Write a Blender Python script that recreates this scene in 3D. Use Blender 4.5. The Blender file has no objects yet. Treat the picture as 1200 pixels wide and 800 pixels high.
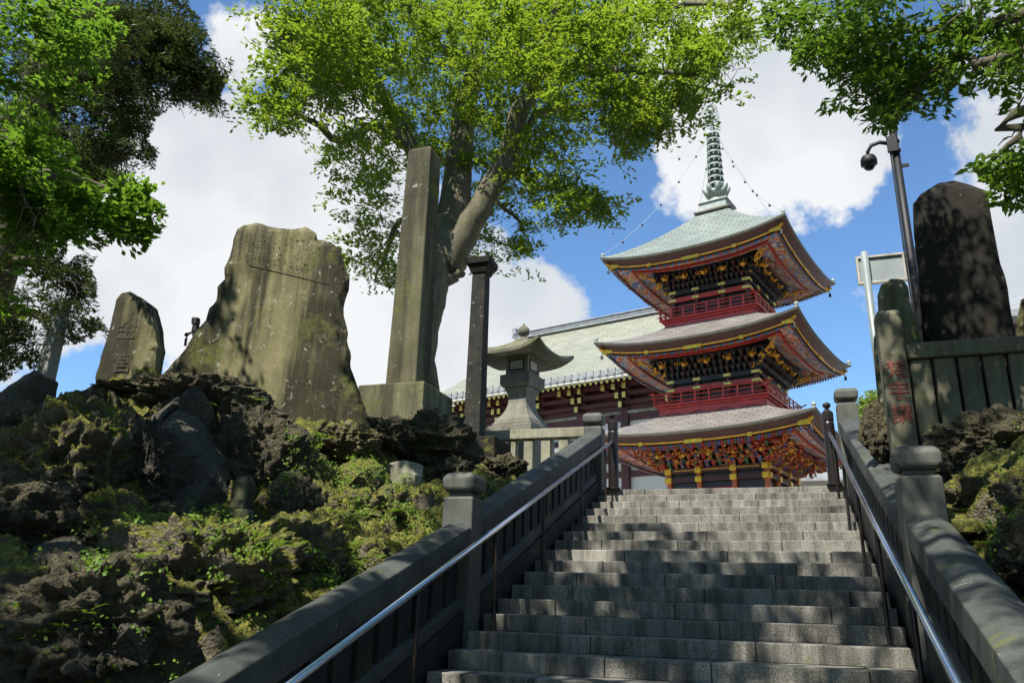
import bpy, bmesh, math, random
import numpy as np
from mathutils import Vector, Matrix
random.seed(7); rng = np.random.default_rng(7)
sc = bpy.context.scene
COL = sc.collection
R_ = math.radians

# ------------------------------------------------------------------ camera
f_px = 927.433
CF = np.array([-0.31318075684905666, 0.8941988373401258, 0.3198847493067138])
CR = np.array([0.9465535423729636, 0.32127299173285523, 0.02863662347789539])
CU = np.array([0.07716349500020131, -0.3117564820217661, 0.9470235957761379])
CP = np.array([0, 0, 1.5])
cam = bpy.data.objects.new('camera', bpy.data.cameras.new('camera'))
COL.objects.link(cam); sc.camera = cam
cam.data.sensor_width = 36; cam.data.lens = 36 * f_px / 1200
cam.data.clip_start = .05; cam.data.clip_end = 5000
cam.matrix_world = Matrix(((CR[0], CU[0], -CF[0], CP[0]), (CR[1], CU[1], -CF[1], CP[1]),
                           (CR[2], CU[2], -CF[2], CP[2]), (0, 0, 0, 1)))

# ------------------------------------------------------------------ light
SUN = np.array([-.16, -.56, 0]); EL = R_(55)
SUN = SUN / np.linalg.norm(SUN) * math.cos(EL); SUN[2] = math.sin(EL)      # towards the sun
sc.view_settings.view_transform = 'Standard'; sc.view_settings.look = 'None'
sc.view_settings.gamma = 1; sc.view_settings.exposure = .85
sun = bpy.data.objects.new('sun', bpy.data.lights.new('sun', 'SUN')); COL.objects.link(sun)
sun.data.energy = 5.0; sun.data.angle = R_(.53); sun.data.color = (1, .95, .86)
sun.rotation_euler = Vector(-SUN).to_track_quat('-Z', 'Y').to_euler()
world = bpy.data.worlds.new('World'); sc.world = world; world.use_nodes = True
sc.cycles.max_bounces = 6; sc.cycles.transparent_max_bounces = 6
sc.cycles.diffuse_bounces = 3; sc.cycles.transmission_bounces = 3; sc.cycles.glossy_bounces = 3
sc.cycles.sample_clamp_indirect = 4

def ray(px, py): return CF + CR * (px - 600) / f_px + CU * (400 - py) / f_px
def at(px, py, D):
    d = ray(px, py); return CP + d * D / math.hypot(d[0], d[1])
def atY(px, py, Y): d = ray(px, py); return CP + d * Y / d[1]
def projn(P):
    q = np.asarray(P) - CP; z = q @ CF
    zz = np.where(z > .1, z, .1)
    return 600 + f_px * (q @ CR) / zz, 400 - f_px * (q @ CU) / zz, z

def build_sky():
    nt = world.node_tree; N = nt.nodes; L = nt.links
    bg = N['Background']; bg.inputs[1].default_value = .053
    sky = N.new('ShaderNodeTexSky'); sky.sky_type = 'NISHITA'; sky.sun_disc = False
    sky.sun_elevation = EL; sky.sun_rotation = math.atan2(SUN[0], SUN[1])
    sky.air_density = 1.0; sky.dust_density = .35; sky.ozone_density = 3.0; sky.altitude = 100
    tc = N.new('ShaderNodeTexCoord')
    nrm = N.new('ShaderNodeVectorMath'); nrm.operation = 'NORMALIZE'; L.new(tc.outputs['Generated'], nrm.inputs[0])
    # warp the direction so that the cloud banks billow
    nw = N.new('ShaderNodeTexNoise'); nw.inputs['Scale'].default_value = 5.5; nw.inputs['Detail'].default_value = 9
    nw.inputs['Roughness'].default_value = .62
    L.new(nrm.outputs[0], nw.inputs['Vector'])
    # banks: pixel centre, radius in pixels, strength
    banks = [(210, 270, 110, 1), (290, 210, 70, 1), (400, 230, 100, 1), (140, 310, 80, 1), (330, 400, 150, 1), (440, 380, 110, 1),
             (560, 400, 110, 1), (620, 360, 60, 1), (295, 45, 45, .8), (900, 110, 95, 1), (860, 190, 85, 1), (960, 160, 75, 1), (820, 60, 70, 1),
             (910, 250, 40, .6), (990, 415, 22, .45), (775, 225, 18, .45), (1195, 270, 45, .9), (1180, 345, 45, 1), (1080, 380, 60, .8), (-150, 300, 150, 1),
             (100, 230, 60, .8), (250, 400, 60, .8), (1000, 215, 30, .6), (-400, 150, 260, 1), (1500, 150, 200, 1), (1700, 500, 250, 1), (600, -500, 220, .9), (-700, 500, 250, 1)]
    acc = None
    def math_(op, a, b=None, clamp=False):
        m = N.new('ShaderNodeMath'); m.operation = op; m.use_clamp = clamp
        for i, x in enumerate((a, b)):
            if x is None: continue
            if isinstance(x, (int, float)): m.inputs[i].default_value = x
            else: L.new(x, m.inputs[i])
        return m.outputs[0]
    for px, py, r, s in banks:
        d = ray(px, py); d = d / np.linalg.norm(d); ang = r * 1.0 / f_px
        dp = N.new('ShaderNodeVectorMath'); dp.operation = 'DOT_PRODUCT'; L.new(nrm.outputs[0], dp.inputs[0]); dp.inputs[1].default_value = tuple(d)
        mr = N.new('ShaderNodeMapRange'); L.new(dp.outputs['Value'], mr.inputs[0])
        mr.inputs[1].default_value = math.cos(ang * 1.45); mr.inputs[2].default_value = math.cos(ang * .35)
        mr.inputs[3].default_value = 0; mr.inputs[4].default_value = s
        acc = mr.outputs[0] if acc is None else math_('MAXIMUM', acc, mr.outputs[0])
    # clouds behind, for the rest of the sky: thin noise
    dens = math_('ADD', acc, math_('MULTIPLY', math_('SUBTRACT', nw.outputs['Fac'], .5), 2.6))
    mr = N.new('ShaderNodeMapRange'); mr.interpolation_type = 'SMOOTHSTEP'; L.new(dens, mr.inputs[0])
    mr.inputs[1].default_value = .36; mr.inputs[2].default_value = .60
    gate = N.new('ShaderNodeMapRange'); L.new(acc, gate.inputs[0]); gate.inputs[1].default_value = 0.0; gate.inputs[2].default_value = .18
    fac = math_('MULTIPLY', mr.outputs[0], gate.outputs[0], True)
    n2 = N.new('ShaderNodeTexNoise'); n2.inputs['Scale'].default_value = 3.3; n2.inputs['Detail'].default_value = 7; n2.inputs['Roughness'].default_value = .5
    L.new(nrm.outputs[0], n2.inputs['Vector'])
    cr = N.new('ShaderNodeValToRGB'); L.new(n2.outputs['Fac'], cr.inputs[0])
    cr.color_ramp.elements[0].position = .38; cr.color_ramp.elements[0].color = (7.0, 7.5, 8.1, 1)
    cr.color_ramp.elements[1].position = .56; cr.color_ramp.elements[1].color = (9.6, 9.8, 10.0, 1)
    tint = N.new('ShaderNodeMix'); tint.data_type = 'RGBA'; tint.blend_type = 'MULTIPLY'; tint.inputs[0].default_value = 1
    L.new(sky.outputs[0], tint.inputs[6]); tint.inputs[7].default_value = (1.55, 1.95, 2.2, 1)
    mx = N.new('ShaderNodeMix'); mx.data_type = 'RGBA'; L.new(fac, mx.inputs[0]); L.new(tint.outputs[2], mx.inputs[6]); L.new(cr.outputs[0], mx.inputs[7])
    L.new(mx.outputs[2], bg.inputs[0])
build_sky()

# ------------------------------------------------------------------ noise (vectorised)
def _hash(i, j, k, s):
    h = (i * 374761393 + j * 668265263 + k * 2147483647 + s * 1274126177) & 0xffffffff
    h = ((h ^ (h >> 13)) * 1274126177) & 0xffffffff
    h = ((h ^ (h >> 16)) * 2246822519) & 0xffffffff
    return ((h ^ (h >> 15)) & 0xffff) / 32767.5 - 1
def vnoise(P, s=0):
    P = np.asarray(P, float); i = np.floor(P).astype(np.int64); f = P - i; u = f * f * f * (f * (f * 6 - 15) + 10)
    r = 0
    for a in (0, 1):
        for b in (0, 1):
            for c in (0, 1):
                w = (u[:, 0] if a else 1 - u[:, 0]) * (u[:, 1] if b else 1 - u[:, 1]) * (u[:, 2] if c else 1 - u[:, 2])
                r = r + w * _hash(i[:, 0] + a, i[:, 1] + b, i[:, 2] + c, s)
    return r
def fbm(P, o=4, s=0, g=.5):
    r = 0; A = 1
    for k in range(o): r = r + A * vnoise(P * 2.03 ** k + 17.3 * k, s + k); A *= g
    return r
def ridged(P, o=5, s=0):
    r = 0; A = 1
    for k in range(o): r = r + A * (1 - 2 * np.abs(vnoise(P * 2.07 ** k + 11.1 * k, s + k))); A *= .55
    return r

# ------------------------------------------------------------------ materials
MATS = {}
class NT:
    def __init__(s, name):
        s.m = bpy.data.materials.new(name); s.m.use_nodes = True; s.nt = s.m.node_tree
        s.N = s.nt.nodes; s.L = s.nt.links; s.b = s.N['Principled BSDF']; s.out = s.N['Material Output']; MATS[name] = s.m
        s.tc = s.N.new('ShaderNodeTexCoord')
    def noise(s, scale, detail=6, rough=.6, vec=None, mapscale=None, dist=0):
        n = s.N.new('ShaderNodeTexNoise'); n.inputs['Scale'].default_value = scale; n.inputs['Detail'].default_value = detail
        n.inputs['Roughness'].default_value = rough; n.inputs['Distortion'].default_value = dist
        src = vec or s.tc.outputs['Object']
        if mapscale:
            mp = s.N.new('ShaderNodeMapping'); mp.inputs['Scale'].default_value = mapscale; s.L.new(src, mp.inputs[0]); src = mp.outputs[0]
        s.L.new(src, n.inputs['Vector']); return n.outputs['Fac']
    def voro(s, scale, feature='F1', out='Distance', vec=None, mapscale=None):
        n = s.N.new('ShaderNodeTexVoronoi'); n.inputs['Scale'].default_value = scale; n.feature = feature
        src = vec or s.tc.outputs['Object']
        if mapscale:
            mp = s.N.new('ShaderNodeMapping'); mp.inputs['Scale'].default_value = mapscale; s.L.new(src, mp.inputs[0]); src = mp.outputs[0]
        s.L.new(src, n.inputs['Vector']); return n.outputs[out]
    def ramp(s, fac, stops, interp='LINEAR'):
        r = s.N.new('ShaderNodeValToRGB'); s.L.new(fac, r.inputs[0]); r.color_ramp.interpolation = interp
        e = r.color_ramp.elements
        while len(e) < len(stops): e.new(.5)
        for i, (p, c) in enumerate(stops):
            if isinstance(c, (int, float)): c = (c, c, c)
            e[i].position = p; e[i].color = (*c, 1)
        return r.outputs[0]
    def mix(s, fac, a, b, mode='MIX'):
        m = s.N.new('ShaderNodeMix'); m.data_type = 'RGBA'; m.blend_type = mode
        for i, x in ((0, fac), (6, a), (7, b)):
            if isinstance(x, (int, float)): m.inputs[i].default_value = x
            elif isinstance(x, tuple): m.inputs[i].default_value = (*x, 1)
            else: s.L.new(x, m.inputs[i])
        return m.outputs[2]
    def math(s, op, a, b=0., clamp=False):
        m = s.N.new('ShaderNodeMath'); m.operation = op; m.use_clamp = clamp
        for i, x in enumerate((a, b)):
            if isinstance(x, (int, float)): m.inputs[i].default_value = x
            else: s.L.new(x, m.inputs[i])
        return m.outputs[0]
    def color(s, c):
        if isinstance(c, tuple): s.b.inputs['Base Color'].default_value = (*c, 1)
        else: s.L.new(c, s.b.inputs['Base Color'])
    def bump(s, h, strength=.5, dist=.02):
        b = s.N.new('ShaderNodeBump'); b.inputs['Strength'].default_value = strength; b.inputs['Distance'].default_value = dist
        s.L.new(h, b.inputs['Height']); s.L.new(b.outputs[0], s.b.inputs['Normal'])
    def rough(s, v):
        if isinstance(v, (int, float)): s.b.inputs['Roughness'].default_value = v
        else: s.L.new(v, s.b.inputs['Roughness'])
    def normz(s):
        g = s.N.new('ShaderNodeNewGeometry'); x = s.N.new('ShaderNodeSeparateXYZ'); s.L.new(g.outputs['Normal'], x.inputs[0]); return x.outputs[2]

def stone(name, c1, c2, scale=3, speck=0, streak=0, moss=0, lichen=0, bump=.4, dist=.012, rough=.85, broad=0, mosscol=(.10, .115, .02)):
    t = NT(name)
    c = t.ramp(t.noise(scale, 8, .65), [(.3, c1), (.7, c2)])
    if speck:
        c = t.mix(speck, c, t.ramp(t.noise(160, 2, .6), [(.42, .12), (.58, 1.0)]), 'MULTIPLY')
    if streak:      # run-off stains, long in z; broad bands also paint trunk shadows on the monuments
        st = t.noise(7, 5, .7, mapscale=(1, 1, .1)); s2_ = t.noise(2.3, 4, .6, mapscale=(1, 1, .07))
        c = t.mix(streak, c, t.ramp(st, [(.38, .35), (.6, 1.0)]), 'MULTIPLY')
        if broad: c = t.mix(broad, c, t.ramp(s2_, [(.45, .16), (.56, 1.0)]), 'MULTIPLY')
    if moss:
        mf = t.ramp(t.math('ADD', t.noise(1.7, 7, .65), t.math('MULTIPLY', t.noise(14, 4, .6), .35)), [(.82 - moss * .3, 0.), (.95 - moss * .3, 1.)])
        c = t.mix(t.math('MULTIPLY', mf, .85), c, mosscol)
    if lichen:
        lf = t.ramp(t.noise(9, 6, .7, dist=.6), [(.66 - lichen * .1, 0.), (.70 - lichen * .1, 1.)])
        c = t.mix(t.math('MULTIPLY', lf, .6), c, (.38, .4, .33))
        vf = t.ramp(t.voro(23), [(.0, 1.), (.13, 1.), (.17, 0.)]); gate = t.ramp(t.noise(5, 3), [(.58, 0.), (.64, 1.)])
        if lichen > .15: c = t.mix(t.math('MULTIPLY', t.math('MULTIPLY', vf, gate), .6), c, (.42, .44, .36))
    t.color(c); t.rough(rough); t.b.inputs['Specular IOR Level'].default_value = .25
    t.bump(t.math('ADD', t.noise(scale * 4, 8, .7), t.math('MULTIPLY', t.noise(60, 4, .6), .4)), bump, dist)
    return t.m

stone('steps_granite', (.25, .238, .20), (.46, .44, .38), 2.2, speck=.75, streak=.9, broad=.25, moss=.06, mosscol=(.10, .10, .045), bump=.4, dist=.008)
stone('steps_dark', (.035, .036, .03), (.06, .06, .05), 4)
stone('balustrade_stone', (.016, .020, .018), (.038, .043, .038), 2.5, speck=.35, streak=.35, moss=.12, bump=.2, dist=.006, rough=.75)
stone('coping_stone', (.045, .052, .048), (.105, .113, .10), 2.5, speck=.4, moss=.1, streak=.2, lichen=.05, bump=.3, dist=.006, rough=.7)
stone('newel_stone', (.065, .07, .062), (.14, .145, .12), 2.0, speck=.35, streak=.3, bump=.2, dist=.006, rough=.6)
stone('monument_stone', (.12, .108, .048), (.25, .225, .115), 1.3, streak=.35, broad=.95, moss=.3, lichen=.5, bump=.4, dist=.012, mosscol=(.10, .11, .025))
stone('pillar_stone', (.07, .066, .035), (.15, .138, .08), 1.5, broad=.6, streak=.4, moss=.3, lichen=.2, bump=.3, dist=.012)
stone('pedestal_stone', (.10, .10, .055), (.22, .21, .12), 1.5, broad=.5, streak=.7, moss=.35, lichen=.35, bump=.4, dist=.02)
stone('dark_stone', (.008, .007, .004), (.024, .020, .012), 2.2, streak=.5, lichen=.05, moss=.1, bump=.4, dist=.015, rough=.8)
stone('column_stone', (.011, .011, .009), (.05, .048, .038), 3.5, streak=.6, lichen=.25, bump=.4, dist=.012)
stone('lantern_stone', (.16, .155, .125), (.27, .26, .215), 1.6, speck=.35, streak=.4, moss=.02, bump=.25, dist=.006)
stone('lantern_roof_stone', (.12, .12, .085), (.22, .21, .16), 1.6, speck=.3, streak=.4, moss=.35, bump=.3, dist=.01)
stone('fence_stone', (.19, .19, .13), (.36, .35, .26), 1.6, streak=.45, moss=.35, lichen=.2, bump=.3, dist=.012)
stone('shade_fence_stone', (.10, .098, .062), (.21, .20, .14), 1.6, streak=.6, moss=.15, lichen=.2, bump=.3, dist=.012)  # darker copy of the fence stone, tree shade put into the colour
stone('pale_stele', (.25, .25, .23), (.38, .38, .36), 2, speck=.5, bump=.2)
stone('paving', (.25, .245, .22), (.36, .35, .32), .7)
stone('earth', (.05, .045, .03), (.10, .09, .05), .8, moss=.4)

def rock_mat(name, c1, c2, moss, leafy=.0):
    t = NT(name)
    n1 = t.noise(2.2, 9, .7); n2 = t.noise(11, 6, .7); vo = t.voro(9)
    c = t.ramp(t.math('ADD', t.math('MULTIPLY', n1, .6), t.math('MULTIPLY', n2, .4)), [(.33, c1), (.62, c2), (.72, tuple(min(1, x * 1.9) for x in c2))])
    nz = t.normz()
    mo = t.math('ADD', t.math('ADD', t.math('MULTIPLY', nz, .62), t.noise(1.5, 6, .65)), t.math('MULTIPLY', t.noise(17, 5, .7), .55))
    mf = t.ramp(mo, [(.98 - moss * .3, 0.), (1.1 - moss * .3, 1.)])
    mc = t.ramp(t.noise(23, 5, .7), [(.35, (.04, .05, .008)), (.55, (.19, .19, .024)), (.7, (.40, .38, .06))])
    c = t.mix(mf, c, mc)
    lf = t.ramp(t.noise(26, 4, .7), [(.66, 0.), (.70, 1.)])
    c = t.mix(t.math('MULTIPLY', lf, .6), c, (.33, .33, .28))
    t.color(c); t.rough(.92)
    v2 = t.voro(38); n3 = t.noise(70, 4, .75)
    pit = t.ramp(t.math('ADD', v2, t.math('MULTIPLY', n3, .5)), [(.30, .25), (.55, 1.)])
    c = t.mix(.8, c, pit, 'MULTIPLY'); t.color(c)
    t.bump(t.math('ADD', t.math('ADD', n2, t.math('MULTIPLY', vo, .9)), t.math('ADD', t.math('MULTIPLY', n3, .6), t.math('MULTIPLY', v2, .7))), 1.0, .06)
    return t.m
rock_mat('lava_rock', (.024, .021, .011), (.14, .122, .064), -.08)
rock_mat('mossy_rock', (.042, .036, .022), (.25, .215, .14), .36)
rock_mat('slab_rock', (.035, .032, .022), (.13, .12, .085), -.3)

def simple(name, c, rough=.6, metal=0, var=.25, scale=6, bump=.0, coat=0):
    t = NT(name)
    lo = tuple(x * (1 - var) for x in c); hi = tuple(min(1, x * (1 + var)) for x in c)
    t.color(t.ramp(t.noise(scale, 6, .6), [(.3, lo), (.7, hi)])); t.rough(rough); t.b.inputs['Metallic'].default_value = metal
    if bump: t.bump(t.noise(scale * 5, 5), bump, .01)
    if coat: t.b.inputs['Coat Weight'].default_value = coat
    return t.m
simple('steel', (.72, .74, .80), .24, 1, .06)
simple('post_metal', (.035, .028, .026), .35, .6, .2)
simple('black_metal', (.012, .012, .014), .55, .3)
simple('sign_metal', (.22, .25, .25), .5, .2, .15, 2.5)
simple('sign_frame', (.45, .42, .36), .4, .6)
simple('dome_glass', (.01, .01, .012), .05)
simple('maroon', (.052, .011, .007), .55, 0, .3, 3)
simple('dark_maroon', (.045, .012, .010), .6, 0, .3, 3)
simple('vermilion', (.38, .022, .005), .42, 0, .3, 2.5)
simple('lacquer_red', (.30, .025, .012), .45, 0, .3, 5)
simple('lacquer_orange', (.36, .085, .014), .45, 0, .4, 5)
simple('lacquer_green', (.04, .10, .045), .5, 0, .4, 5)
simple('lacquer_blue', (.05, .10, .26), .5, 0, .4, 5)
simple('lacquer_white', (.55, .52, .45), .5, 0, .2, 5)
simple('gold', (.62, .34, .03), .38, .75, .3, 9, .3)
simple('gold_paint', (.58, .28, .025), .5, .25, .3, 4)
simple('gold_pale', (.62, .52, .14), .45, .5, .3, 9)
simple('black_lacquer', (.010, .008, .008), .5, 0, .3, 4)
simple('cream_wall', (.60, .58, .50), .8, 0, .05, 1)
simple('hall_maroon', (.075, .022, .022), .65, 0, .3, 1)
simple('grey_tile', (.22, .23, .23), .6, 0, .3, 2)
simple('verdigris', (.22, .26, .225), .6, .3, .35, 3, .2)
simple('verdigris_dark', (.09, .125, .11), .6, .3, .35, 3, .2)
simple('white_ring', (.30, .33, .29), .6, .2, .25, 3)
simple('copper_edge', (.075, .07, .05), .6, .2, .3, 3)
simple('wire', (.3, .36, .34), .6, .3)
simple('red_ink', (.21, .045, .03), .8, 0, .5, 40)
simple('carved_shadow', (.05, .045, .028), .9, 0, .3)
simple('window_paper', (.40, .38, .30), .6, 0, .1)

def roof_mat(name, c1, c2, nu, nv, bump=.6):
    t = NT(name); uv = t.tc.outputs['UV']
    br = t.N.new('ShaderNodeTexBrick'); t.L.new(uv, br.inputs['Vector']); br.inputs['Scale'].default_value = 1
    br.inputs['Brick Width'].default_value = nu; br.inputs['Row Height'].default_value = nv; br.inputs['Mortar Size'].default_value = .045
    br.inputs['Mortar Smooth'].default_value = .6
    br.inputs['Color1'].default_value = (1, 1, 1, 1); br.inputs['Color2'].default_value = (.82, .82, .82, 1); br.inputs['Mortar'].default_value = (.42, .42, .40, 1)
    c = t.ramp(t.noise(.9, 6, .6), [(.3, c1), (.7, c2)])
    c = t.mix(.9, c, br.outputs['Color'], 'MULTIPLY')
    t.color(c); t.rough(.5); t.bump(br.outputs['Fac'], -bump, .03)
    return t.m
roof_mat('copper_roof', (.15, .18, .155), (.24, .275, .235), .6, .3)
roof_mat('copper_roof_low', (.15, .135, .12), (.25, .23, .21), .6, .3)
roof_mat('hall_roof', (.22, .225, .165), (.28, .285, .215), 1.2, .5, .25)
roof_mat('hall_low_roof', (.17, .18, .17), (.24, .25, .24), .5, .3)

def painted(name):
    # polychrome cloud-and-water boards under the eaves
    t = NT(name)
    wv = t.N.new('ShaderNodeTexWave'); wv.wave_type = 'RINGS'; wv.inputs['Scale'].default_value = .8; wv.inputs['Distortion'].default_value = 11
    wv.inputs['Detail'].default_value = 2; wv.inputs['Detail Scale'].default_value = 1.7; t.L.new(t.tc.outputs['Object'], wv.inputs['Vector'])
    col = t.ramp(t.noise(2.1, 3, .6, dist=1.6), [(0, (.04, .09, .30)), (.40, (.16, .22, .36)), (.46, (.48, .46, .36)), (.51, (.60, .05, .02)), (.57, (.50, .16, .03)), (.61, (.10, .24, .05)), (.66, (.55, .38, .08))], 'CONSTANT')
    lin = t.ramp(wv.outputs['Fac'], [(0, .4), (.35, 1.), (.6, 1.7), (.85, .8)])
    c = t.mix(.85, col, lin, 'MULTIPLY')
    sp = t.ramp(t.noise(16, 2, .5), [(.57, 0.), (.6, 1.)]); c = t.mix(t.math('MULTIPLY', sp, .75), c, (.5, .46, .36))
    t.color(c); t.rough(.6); t.bump(wv.outputs['Fac'], .5, .03)
    return t.m
painted('painted_board')

def bark():
    t = NT('bark')
    c = t.ramp(t.noise(6, 8, .7, mapscale=(1, 1, .35)), [(.3, (.06, .052, .032)), (.6, (.16, .14, .09)), (.75, (.26, .24, .17))])
    c = t.mix(t.ramp(t.noise(2.2, 5), [(.5, 0.), (.62, .6)]), c, (.08, .09, .03))
    t.color(c); t.rough(.9); t.bump(t.noise(14, 8, .75, mapscale=(1, 1, .4)), .7, .05)
bark()
def leaf_mat(name, c1, c2, c3, trans=.5, tc=(.35, .5, .05)):
    t = NT(name)
    g = t.N.new('ShaderNodeNewGeometry'); rnd = g.outputs['Random Per Island']
    c = t.ramp(rnd, [(0, c1), (.55, c2), (1, c3)])
    c = t.mix(t.ramp(t.noise(.45, 3), [(.35, 0.), (.65, .5)]), c, c3)
    t.color(c); t.rough(.55)
    t.b.inputs['Specular IOR Level'].default_value = .25
    tr = t.N.new('ShaderNodeBsdfTranslucent'); t.L.new(t.mix(.75, c, tc), tr.inputs[0])
    ms = t.N.new('ShaderNodeMixShader'); ms.inputs[0].default_value = trans
    t.L.new(t.b.outputs[0], ms.inputs[1]); t.L.new(tr.outputs[0], ms.inputs[2]); t.L.new(ms.outputs[0], t.out.inputs[0])
leaf_mat('zelkova_leaf', (.034, .075, .010), (.06, .112, .012), (.115, .165, .016), .52, (.34, .48, .03))
leaf_mat('maple_leaf', (.025, .065, .010), (.04, .09, .012), (.08, .15, .016), .5, (.22, .40, .03))
leaf_mat('right_leaf', (.02, .055, .010), (.035, .08, .012), (.08, .13, .016), .45, (.20, .36, .03))
leaf_mat('conifer_leaf', (.02, .04, .012), (.04, .065, .016), (.10, .11, .025), .3, (.10, .14, .03))
leaf_mat('fern_leaf', (.06, .13, .015), (.10, .20, .02), (.16, .26, .03), .35, (.30, .45, .04))
leaf_mat('shrub_leaf', (.08, .14, .02), (.13, .2, .03), (.2, .26, .04), .4, (.35, .45, .05))

# ------------------------------------------------------------------ mesh helpers
def v3(x): return (float(x[0]), float(x[1]), float(x[2]))
class MB:
    def __init__(s): s.v = []; s.f = []; s.pc = []
    def each(s, name, mat, parent, bevel=0, smooth=False):
        out = []
        for vs, fs in s.pc:
            m = MB(); m.add(vs, fs); out.append(m.build(name, mat, parent, bevel, smooth))
        return out
    def add(s, vs, fs):
        s.pc.append((vs, fs))
        o = len(s.v); s.v += [v3(x) for x in vs]; s.f += [tuple(i + o for i in f) for f in fs]
    def hexa(s, p):   # 8 points: bottom 4 ccw, top 4 ccw
        s.add(p, [(3, 2, 1, 0), (4, 5, 6, 7), (0, 1, 5, 4), (1, 2, 6, 5), (2, 3, 7, 6), (3, 0, 4, 7)])
    def box(s, x0, x1, y0, y1, z0, z1, T=None):
        p = [(x0, y0, z0), (x1, y0, z0), (x1, y1, z0), (x0, y1, z0), (x0, y0, z1), (x1, y0, z1), (x1, y1, z1), (x0, y1, z1)]
        if T: p = [T(*q) for q in p]
        s.hexa(p)
    def taper(s, cx, cy, z0, z1, w0, w1, d0=None, d1=None, T=None):
        d0 = w0 if d0 is None else d0; d1 = w1 if d1 is None else d1
        p = [(cx - w0, cy - d0, z0), (cx + w0, cy - d0, z0), (cx + w0, cy + d0, z0), (cx - w0, cy + d0, z0),
             (cx - w1, cy - d1, z1), (cx + w1, cy - d1, z1), (cx + w1, cy + d1, z1), (cx - w1, cy + d1, z1)]
        if T: p = [T(*q) for q in p]
        s.hexa(p)
    def loft_sq(s, cx, cy, prof, T=None):  # prof: (z, halfwidth) square sections
        vs = []; fs = []
        for z, w in prof: vs += [(cx - w, cy - w, z), (cx + w, cy - w, z), (cx + w, cy + w, z), (cx - w, cy + w, z)]
        n = len(prof)
        for i in range(n - 1):
            for k in range(4): fs.append((i * 4 + k, i * 4 + (k + 1) % 4, i * 4 + 4 + (k + 1) % 4, i * 4 + 4 + k))
        fs += [(3, 2, 1, 0), tuple(n * 4 - 4 + k for k in range(4))]
        if T: vs = [T(*q) for q in vs]
        s.add(vs, fs)
    def tube(s, pts, rad, n=8, cap=True):
        pts = [np.array(p, float) for p in pts]
        if not hasattr(rad, '__len__'): rad = [rad] * len(pts)
        vs = []; fs = []; ref = np.array([.31, .2, .93])
        for i, p in enumerate(pts):
            d = pts[min(i + 1, len(pts) - 1)] - pts[max(i - 1, 0)]; d /= (np.linalg.norm(d) + 1e-9)
            u = np.cross(d, ref); 
            if np.linalg.norm(u) < .15: u = np.cross(d, np.array([1., 0, 0]))
            u /= np.linalg.norm(u); w = np.cross(d, u)
            for k in range(n):
                t = 2 * math.pi * k / n; vs.append(p + rad[i] * (math.cos(t) * u + math.sin(t) * w))
        for i in range(len(pts) - 1):
            for k in range(n): fs.append((i * n + k, i * n + (k + 1) % n, i * n + n + (k + 1) % n, i * n + n + k))
        if cap: fs += [tuple(reversed(range(n))), tuple((len(pts) - 1) * n + k for k in range(n))]
        s.add(vs, fs)
    def lathe(s, cx, cy, prof, n=24):   # prof (r,z)
        vs = []; fs = []
        for r, z in prof:
            for k in range(n): t = 2 * math.pi * k / n; vs.append((cx + r * math.cos(t), cy + r * math.sin(t), z))
        for i in range(len(prof) - 1):
            for k in range(n): fs.append((i * n + k, i * n + (k + 1) % n, i * n + n + (k + 1) % n, i * n + n + k))
        fs += [tuple(reversed(range(n))), tuple((len(prof) - 1) * n + k for k in range(n))]
        s.add(vs, fs)
    def ball(s, c, r, n=12, sz=1.0):
        prof = [(r * math.sin(math.pi * (i + .02) / (n + .04)), c[2] - sz * r * math.cos(math.pi * i / n)) for i in range(n + 1)]
        s.lathe(c[0], c[1], prof, n)
    def build(s, name, mat, parent=None, bevel=0, smooth=False, uv=None):
        me = bpy.data.meshes.new(name); off = np.array(parent['_o']) if parent is not None and '_o' in parent else np.zeros(3)
        me.from_pydata([tuple(np.array(v) - off) for v in s.v], [], s.f); me.validate(); me.update()
        me.materials.append(MATS[mat])
        if smooth:
            me.polygons.foreach_set('use_smooth', [True] * len(me.polygons))
        o = bpy.data.objects.new(name, me); COL.objects.link(o)
        if parent is not None: o.parent = parent; o['_o'] = list(off)
        if bevel:
            b = o.modifiers.new('b', 'BEVEL'); b.width = bevel; b.segments = 2; b.limit_method = 'ANGLE'; b.angle_limit = R_(40)
        return o
def tag(o, label, cat, group=None):
    o['label'] = label; o['category'] = cat
    if group: o['group'] = group
    return o
def thing(name, label, cat, loc, group=None):
    o = bpy.data.objects.new(name, None); COL.objects.link(o); o.location = v3(loc); o['_o'] = [float(x) for x in loc]
    return tag(o, label, cat, group)
def struct(o, kind='structure'): o['kind'] = kind; return o
def np_mesh(name, V, Fq, mat, parent=None, smooth=False):
    V = np.asarray(V, np.float32); Fq = np.asarray(Fq, np.int32)
    off = np.array(parent['_o']) if parent is not None else np.zeros(3)
    me = bpy.data.meshes.new(name); k = Fq.shape[1]
    me.vertices.add(len(V)); me.vertices.foreach_set('co', (V - off).astype(np.float32).ravel())
    me.loops.add(Fq.size); me.loops.foreach_set('vertex_index', Fq.ravel())
    me.polygons.add(len(Fq)); me.polygons.foreach_set('loop_start', np.arange(len(Fq), dtype=np.int32) * k)
    me.polygons.foreach_set('use_smooth', np.full(len(Fq), smooth))
    me.update(calc_edges=True); me.materials.append(MATS[mat])
    o = bpy.data.objects.new(name, me); COL.objects.link(o)
    if parent is not None: o.parent = parent; o['_o'] = list(off)
    return o

# ================================================================== SETTING
PLAZA = 3.402
b = MB(); b.box(-900, 900, -900, 900, -1, 0.0)
struct(b.build('ground', 'earth'))
b = MB(); b.box(-2.93, .93, -12, 3.8, .002, .012); struct(b.build('path', 'paving'))
b = MB(); b.box(-900, 900, 13.32, 900, -.5, PLAZA - .004)
struct(b.build('plaza', 'paving'))
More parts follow.
